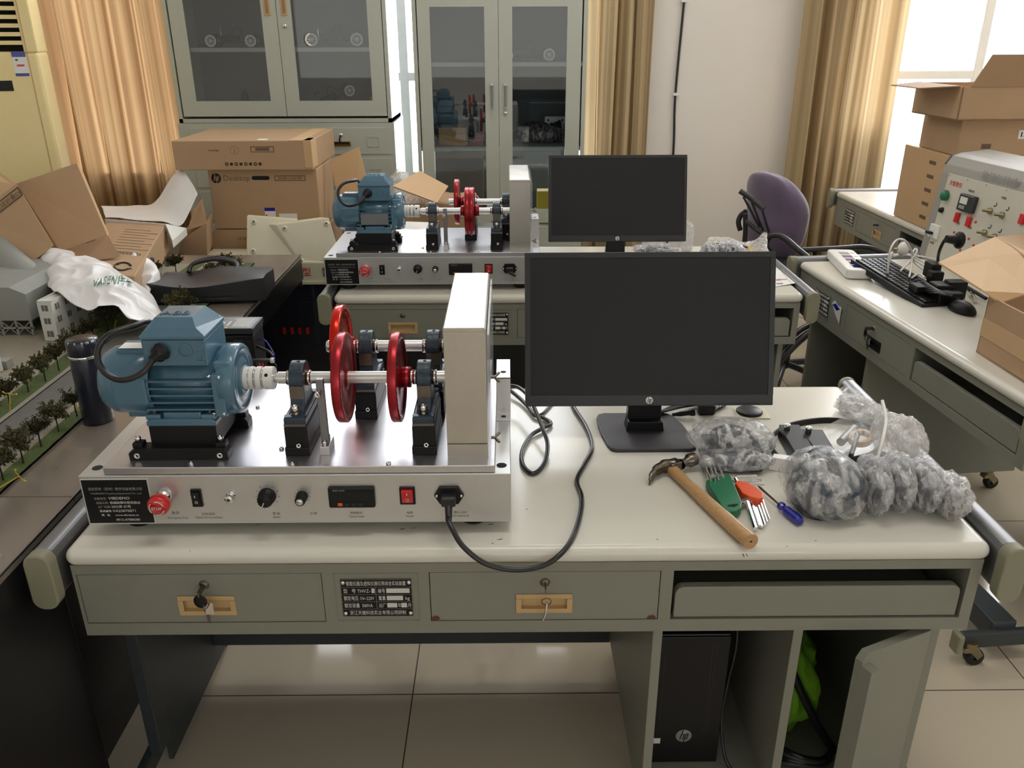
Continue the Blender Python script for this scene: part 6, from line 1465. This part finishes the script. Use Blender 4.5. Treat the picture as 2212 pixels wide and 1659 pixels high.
for pts in ([(1918, 590, .79), (1920, 560, .84), (1925, 535, .88), (1938, 518, .9), (1955, 520, .9), (1968, 540, .86), (1972, 556, .82), (1962, 570, .81)], [(1945, 585, .80), (1965, 565, .815), (1980, 545, .84), (1978, 537, .85), (1972, 545, .84), (1970, 560, .82), (1968, 580, .8), (1964, 598, .79)],
            [(1978, 552, .82), (2000, 556, .82), (2024, 562, .81), (2034, 570, .8)], [(1976, 556, .82), (1992, 564, .81), (2008, 572, .81)], [(1970, 562, .81), (1985, 575, .80), (2003, 588, .79)], [(1972, 560, .815), (1990, 570, .805), (2006, 580, .8)], [(1968, 552, .82), (1950, 549, .81), (1930, 553, .80)], [(1970, 600, .79), (1985, 592, .79), (1998, 600, .79)], [(1918, 560, .84), (1928, 545, .83), (1922, 562, .81), (1918, 570, .8)]):
    mb.tube(loc_of(o, [P(u, v, z=zz) for u, v, zz in pts]), .0036, m_white, res=5)
mb.build('lead', t); mb = MB(); mb.ell(P(1951, 538, z=.85) - o, (.02, .022, .026), m_white, 16, 12); a = P(1944, 538, z=.85) - o; mb.cyl(a, a + Vector((-.022, 0, .0)), .0035, m_brass, n=10); mb.build('plug', t)
t = thing('adapter_pile', 'pile of black adapters and leads on the near half of the keyboard', 'adapters', tuple(P(2020, 620, z=.775))); o = Vector(t.location)
for (u, v, zz, s, m) in ((2013, 585, .80, (.017, .03, .03), m_blackp), (2020, 600, .79, (.02, .02, .024), m_blackp), (2062, 625, .785, (.03, .022, .03), m_blackp), (2032, 618, .795, (.026, .03, .01), m_bezel), (1990, 622, .785, (.03, .03, .012), m_blackp), (2045, 640, .775, (.04, .03, .018), m_blackp)):
    mb = MB(); p = P(u, v, z=zz) - o; mb.box(p.x - s[0], p.x + s[0], p.y - s[1], p.y + s[1], p.z - s[2], p.z + s[2], m, .004); mb.build('adapter', t)
for k in range(8):
    mb = MB(); mb.tube(loc_of(o, [P(1965 + 6 * k, 612 + 3 * k, z=.785), P(1990 + 5 * k, 605 + 4 * k, z=.80), P(2020 + 5 * k, 625 + 2 * k, z=.795), P(2050, 640 - 2 * k, z=.78)]), .003, m_cable, res=5); mb.build('lead', t)
t = thing('lead_with_plug', 'black mains lead plugged into the instrument console', 'cable', tuple(P(2050, 530, z=.9))); o = Vector(t.location)
mb = MB(); mb.tube(loc_of(o, [P(2028, 582, z=.80), P(2026, 560, z=.83), P(2030, 540, z=.87), P(2040, 520, z=.905), P(2050, 516, z=.915)]), .0055, m_cable, res=6); mb.build('lead', t)
mb = MB(); a = P(2044, 516, z=.915) - o; b_ = P(2072, 519, z=.91) - o; mb.cyl(a, b_, .013, m_blackp, .018, n=14); mb.ell(b_, (.018, .026, .03), m_blackp, 14, 10); mb.build('plug', t)
t = thing('connector_lead', 'small connector with bare screws beside the mouse', 'connector', tuple(P(2095, 640, z=.757))); o = Vector(t.location); mb = MB(); a, b_ = P(2085, 618, z=.77) - o, P(2130, 645, z=.765) - o; mb.cyl(a, b_, .006, m_blackp, n=10)
mb.cyl(P(2090, 628, z=.76) - o, P(2098, 640, z=.76) - o, .005, m_chrome, n=10); mb.cyl(P(2100, 634, z=.76) - o, P(2108, 650, z=.76) - o, .005, m_chrome, n=10); mb.build('connector', t)

# instrument console on the right hand desk
m_cons = mat('mauve_grey_enamel', (158, 154, 146), .45); m_consp = mat('console_panel_paint', (206, 201, 186), .45)
t = thing('instrument_console', 'beige slanted instrument console with green lamp on the right hand desk', 'console', d4(-.03, .5, .752), A4); mb = MB()
CW, CH, CD = 1.0, .395, .2; sl = .04
prof = [(0, 0), (sl * .83, CH * .82), (sl * .83 + .008, CH * .9), (sl + .02, CH * .975), (sl + .05, CH), (CD, CH + .012), (CD, 0)]
mb.prism([(y, z) for y, z in prof], 'x', 0, CW, m_cons, .003); mb.build('case', t)
d = MB(); d.prism([(y * 1.0 - .002, z) for y, z in prof[2:6]] + [(CD, CH - .03), (sl + .05, CH - .03), (sl * .83 + .015, CH * .88)], 'x', -.006, .006, m_greyd, .002); d.build('end_trim', t)
th = math.atan2(sl * .83, CH * .82); PT = Matrix.Rotation(-th, 4, 'X')
mb = MB(); mb.box(.05, CW - .03, -.003, .002, .012, .328, m_consp, .001, T=PT)
for k in range(9): mb.cyl(PT @ Vector((.06 + k * .11, -.0035, .322)), PT @ Vector((.06 + k * .11, -.002, .322)), .003, m_mgrey, n=8)
panel = mb.build('front_panel', t)
Oc = d4(-.03, .5, .752); ezp = (N4 * sl * .83 + Vector((0, 0, CH * .82))).normalized(); nrm = E4.cross(ezp)
def fp(u, v):
    d = _fwd + _rt * ((u - 1106) / F_PX) - _up * ((v - 829.5) / F_PX); o = Vector((0, 0, 1.5585)); k = (Oc - o).dot(nrm) / d.dot(nrm); r = o + d * k - Oc
    return (r.dot(E4), r.dot(ezp))
def onp(x, z, y=-.003): return PT @ Vector((x, y, z))
nd = (PT.to_3x3() @ Vector((0, -1, 0)))
x, z = fp(2047, 424); mb = MB(); mb.lathe([(0, .02), (.014, .02), (.017, .015), (.017, .0)], onp(x, z), nd, m_green, 24); mb.build('green_lamp', t)
x, z = fp(2037, 454); mb = MB(); mb.lathe([(0, .012), (.008, .012), (.011, .0)], onp(x, z), nd, m_blackp, 16); mb.build('fuse_holder', t)
x, z = fp(2096, 440); mb = MB(); mb.box(x - .043, x + .043, -.022, 0, z - .03, z + .03, m_tabs, .004, T=PT); mb.box(x - .03, x + .012, -.0235, -.022, z - .004, z + .02, m_offw, T=PT); mb.box(x - .028, x + .005, -.0235, -.022, z - .022, z - .01, m_mgrey, T=PT); mb.build('meter', t)
for u, v in ((2071, 470), (2096, 479), (2212, 473)):
    x, z = fp(u, v); mb = MB(); mb.box(x - .011, x + .011, -.012, 0, z - .018, z + .018, m_redp, .002, T=PT); mb.build('red_switch', t)
x, z = fp(2022, 500); mb = MB(); mb.box(x - .03, x + .03, -.012, 0, z - .026, z + .026, m_white, .003, T=PT); mb.box(x - .024, x + .005, -.03, -.012, z - .012, z - .002, m_blackp, .003, T=PT); mb.build('circuit_breaker', t)
for u, v in ((2142, 456), (2168, 465), (2130, 503), (2152, 512)):
    x, z = fp(u, v); mb = MB(); mb.lathe([(0, .03), (.005, .03), (.006, .01), (.011, .008), (.011, 0)], onp(x, z), nd, m_zinc, 14); mb.build('terminal', t)
    mb = MB(); mb.lathe([(.006, .001), (.009, .001), (.009, 0)], onp(x + .012, z + .026), nd, m_ink, 14, arc=PI); mb.build('dial_mark', t)
for u, v in ((2063, 502), (2086, 511), (2095, 516), (2105, 530), (2076, 540), (2110, 480)):
    x, z = fp(u, v); mb = MB(); mb.lathe([(0, .003), (.004, .003), (.005, 0)], onp(x, z), nd, m_redp, 10); mb.build('small_socket', t)
mb = MB(); mb.text('天煌教仪', .02, onp(.07, .29, -.0035), (1, 0, 0), PT.to_3x3() @ Vector((0, 0, 1)), m_redp, 'LEFT', .0002); mb.text('检测与转换', .036, PT @ Vector((.24, -.0045, .338)), (1, 0, 0), PT.to_3x3() @ Vector((0, 0, 1)), m_mgrey, 'LEFT', .0002, 1.1)
for u, v, s in ((2047, 415, '电源指示'), (2100, 415, '智能仪表'), (2170, 430, '传感器'), (2072, 485, '开关'), (2097, 494, '开关'), (2014, 526, '总电源')):
    x, z = fp(u, v); mb.text(s, .009, onp(x, z, -.0035), (1, 0, 0), PT.to_3x3() @ Vector((0, 0, 1)), m_inkf, 'CENTER', .0002)
mb.build('lettering', t)

# cartons stacked on the far right desk
base = 'carton of the stack on the far right desk by the window'
for i, (lab, x0, x1, z0, z1, y0, y1, ang) in enumerate((('tall bottom ' + base, 1.885, 2.5, .751, 1.085, 3.60, 4.02, 0), ('middle ' + base + ', labelled', 1.90, 2.52, 1.086, 1.235, 3.58, 3.93, -1.0), ('top ' + base + ', flaps standing open', 1.845, 2.5, 1.236, 1.365, 3.52, 3.90, 2.0))):
    t = thing('cardboard_carton', lab, 'box', (x0, y0, z0), math.radians(ang)); t['group'] = 'cartons stacked by the right hand window'; mb = MB(); w, dd, h = x1 - x0, y1 - y0, z1 - z0
    if i < 2: mb.box(0, w, 0, dd, 0, h, m_card if i else m_cardl, .004)
    else:
        for a in ((0, w, 0, .005), (0, w, dd - .005, dd), (0, .005, 0, dd), (w - .005, w, 0, dd)): mb.box(a[0], a[1], a[2], a[3], 0, h, m_card)
        mb.box(0, w, 0, dd, 0, .005, m_card)
    mb.build('body', t)
    if i == 0:
        mb = MB()
        for k in range(5): mb.box(-.0008, 0, .10, .16, .04 + k * .06, .055 + k * .06, m_inkf)
        mb.build('print', t)
    if i == 1:
        mb = MB(); mb.box(.245, .50, -.001, 0, .07, .105, m_paper)
        for k in range(4): mb.box(.255 + k * .013, .26 + k * .013, -.0015, -.001, .078, .098, m_ink)
        mb.build('label', t); mb = MB(); mb.box(.1, .14, -.0008, 0, .03, .05, m_inkf); mb.build('print', t)
    if i == 2:
        mb = MB(); board(mb, (0.03, 0, h), (w, 0, h), (w, .03, h + .12), (.11, .03, h + .12), .004, m_cardd); mb.build('flap', t)
        mb = MB(); board(mb, (0, .02, h), (0, dd - .02, h), (-.13, dd - .03, h - .012), (-.13, .1, h - .012), .004, m_cardd); mb.build('flap', t)
# foreground carton on the right hand desk
t = thing('cardboard_carton', 'worn taped carton with long open flap at the right edge of the photo', 'box', (1.302, 1.76, .751), math.radians(1)); mb = MB(); w, dd, h = .42, .37, .162
for a in ((0, w, 0, .006), (0, w, dd - .006, dd), (0, .006, 0, dd), (w - .006, w, 0, dd)): mb.box(a[0], a[1], a[2], a[3], 0, h, m_card, .0015)
mb.box(0, w, 0, dd, 0, .006, m_card); mb.build('body', t)
o = Vector(t.location)
mb = MB(); pts = [P(2124, 624, 2.11),  P(2035, 566, 2.36), P(2160, 512, 2.52), P(2230, 545, 2.36), P(2230, 630, 2.11), P(2165, 652, 2.09)]; n = Vector((0, .15, 1)).normalized() * .005
V = [p - o for p in pts]; mb.add(V + [v - n for v in V], [[0, 1, 2, 3, 4, 5], [11, 10, 9, 8, 7, 6]] + [[i, (i + 1) % 6, 6 + (i + 1) % 6, 6 + i] for i in range(6)], m_cardl)
mb.build('flap', t)
mb = MB(); pts = [P(2160, 512, 2.52), P(2230, 506, 2.6), P(2230, 560, 2.3), P(2195, 532, 2.42)]; V = [p - o for p in pts]; mb.add(V + [v - n for v in V], [[0, 1, 2, 3], [7, 6, 5, 4]] + [[i, (i + 1) % 4, 4 + (i + 1) % 4, 4 + i] for i in range(4)], m_card); mb.build('flap', t)
mb = MB(); mb.box(-.0012, 0, .0, .045, 0, h, m_cardl); mb.box(-.0012, .0, .045, dd, .05, .1, m_cardl); mb.build('packing_tape', t)

# purple covered chair
t = thing('office_chair', 'metal armchair with a thick purple cushion pulled over its back', 'chair', (1.28, 3.82, 0)); o = Vector(t.location)
mb = MB()
pc = P(1668, 470, 3.80)
def cush(d):
    e = .42; f = (abs(d.x) ** (2 / .75) + abs(d.y) ** (2 / .9) + abs(d.z) ** (2 / .7)) ; return f ** (-.36) * (1 + .03 * noise.noise(d * 3))
T = Matrix.Translation(pc - o) @ Matrix.Rotation(math.radians(28), 4, 'Z') @ Matrix.Rotation(math.radians(9), 4, 'Y')
mb.ell((0, 0, 0), (.085, .165, .205), m_purple, 44, 32, T=T, fn=cush)
for v in mb.v:
    k = (v.z - (pc - o).z) / .2; v.x += -.055 * k * abs(k) + .02 * math.cos(k * 2.2)
mb.build('back_cushion', t)
def bar(name, pts, r, m=None, n=10, res=5):
    b = MB(); b.tube(loc_of(o, [P(u, v, y) for u, v, y in pts]), r, m or m_chair, n=n, res=res); return b.build(name, t)
bar('back_rail', [(1598, 412, 3.72), (1622, 428, 3.70), (1650, 452, 3.66)], .0125)
for a, b_ in (((1606, 425), (1640, 490)), ((1624, 436), (1648, 498)), ((1646, 452), (1662, 505))): bar('back_slat', [(a[0], a[1], 3.70), ((a[0] + b_[0]) / 2, (a[1] + b_[1]) / 2, 3.70), (b_[0], b_[1], 3.72)], .0055)
bar('back_rail', [(1612, 478, 3.74), (1632, 495, 3.70), (1656, 512, 3.68)], .010)
bar('back_post', [(1610, 462, 3.75), (1610, 500, 3.75), (1608, 535, 3.75), (1610, 620, 3.75)], .011)
bar('arm', [(1611, 457, 3.78), (1600, 466, 3.8), (1595, 480, 3.8), (1599, 497, 3.8)], .012)
bar('arm', [(1668, 545, 3.60), (1656, 530, 3.58), (1662, 512, 3.56), (1680, 508, 3.53), (1700, 518, 3.5), (1725, 540, 3.45), (1745, 556, 3.42)], .0125)
b = MB(); q = P(1700, 560, 3.62) - o; b.ell((q.x, q.y, q.z - .05), (.2, .22, .045), m_leather, 26, 14); b.build('seat', t)
for a in range(5):
    an = a * 2 * PI / 5 + .5; b = MB(); c = Vector((.04, -.16, 0)); b.tube([c + Vector((0, 0, .12)), c + Vector((.14 * math.cos(an), .14 * math.sin(an), .1)), c + Vector((.27 * math.cos(an), .27 * math.sin(an), .06))], .016, m_chair, res=4); b.lathe([(0, -.012), (.025, -.012), (.025, .012), (0, .012)], c + Vector((.27 * math.cos(an), .27 * math.sin(an), .026)), (math.sin(an), -math.cos(an), 0), m_rubber, 16); b.build('leg', t)
b = MB(); b.cyl((.04, -.16, .1), (.04, -.16, q.z - .08), .025, m_chair); b.build('column', t)
bar('base_tube', [(1668, 800, 3.45), (1700, 762, 3.5), (1745, 722, 3.6), (1800, 700, 3.7)], .018)
bar('base_tube', [(1690, 748, 3.5), (1730, 712, 3.6), (1780, 690, 3.7)], .014)
t = thing('office_chair', 'low black metal chair arm seen between the purple chair and the far desk', 'chair', (1.62, 3.75, 0)); o = Vector(t.location)
bar('arm', [(1730, 540, 3.62), (1800, 537, 3.66), (1875, 535, 3.72), (1930, 560, 3.7)], .0125)
bar('post', [(1760, 540, 3.66), (1764, 590, 3.66), (1768, 640, 3.66), (1775, 760, 3.66)], .011)
b = MB(); q = P(1935, 560, 3.74) - o; b.ell((q.x + .04, q.y, q.z - .04), (.12, .15, .035), m_leather, 20, 12); b.build('seat', t)

# ---------------------------------------------------------------- every assembled thing gets its origin at its own base
bpy.context.view_layer.update()
for r in [o for o in COL.objects if o.parent is None and o.type == 'EMPTY' and o.location.length < 1e-6]:
    pts = []
    def walk(o):
        for c in o.children:
            if c.type == 'MESH': pts.extend(c.matrix_world @ Vector(b) for b in c.bound_box)
            walk(c)
    walk(r)
    if pts:
        b = Vector(((min(p.x for p in pts) + max(p.x for p in pts)) / 2, (min(p.y for p in pts) + max(p.y for p in pts)) / 2, min(p.z for p in pts)))
        r.location = b
        for c in r.children: c.location = c.location - b
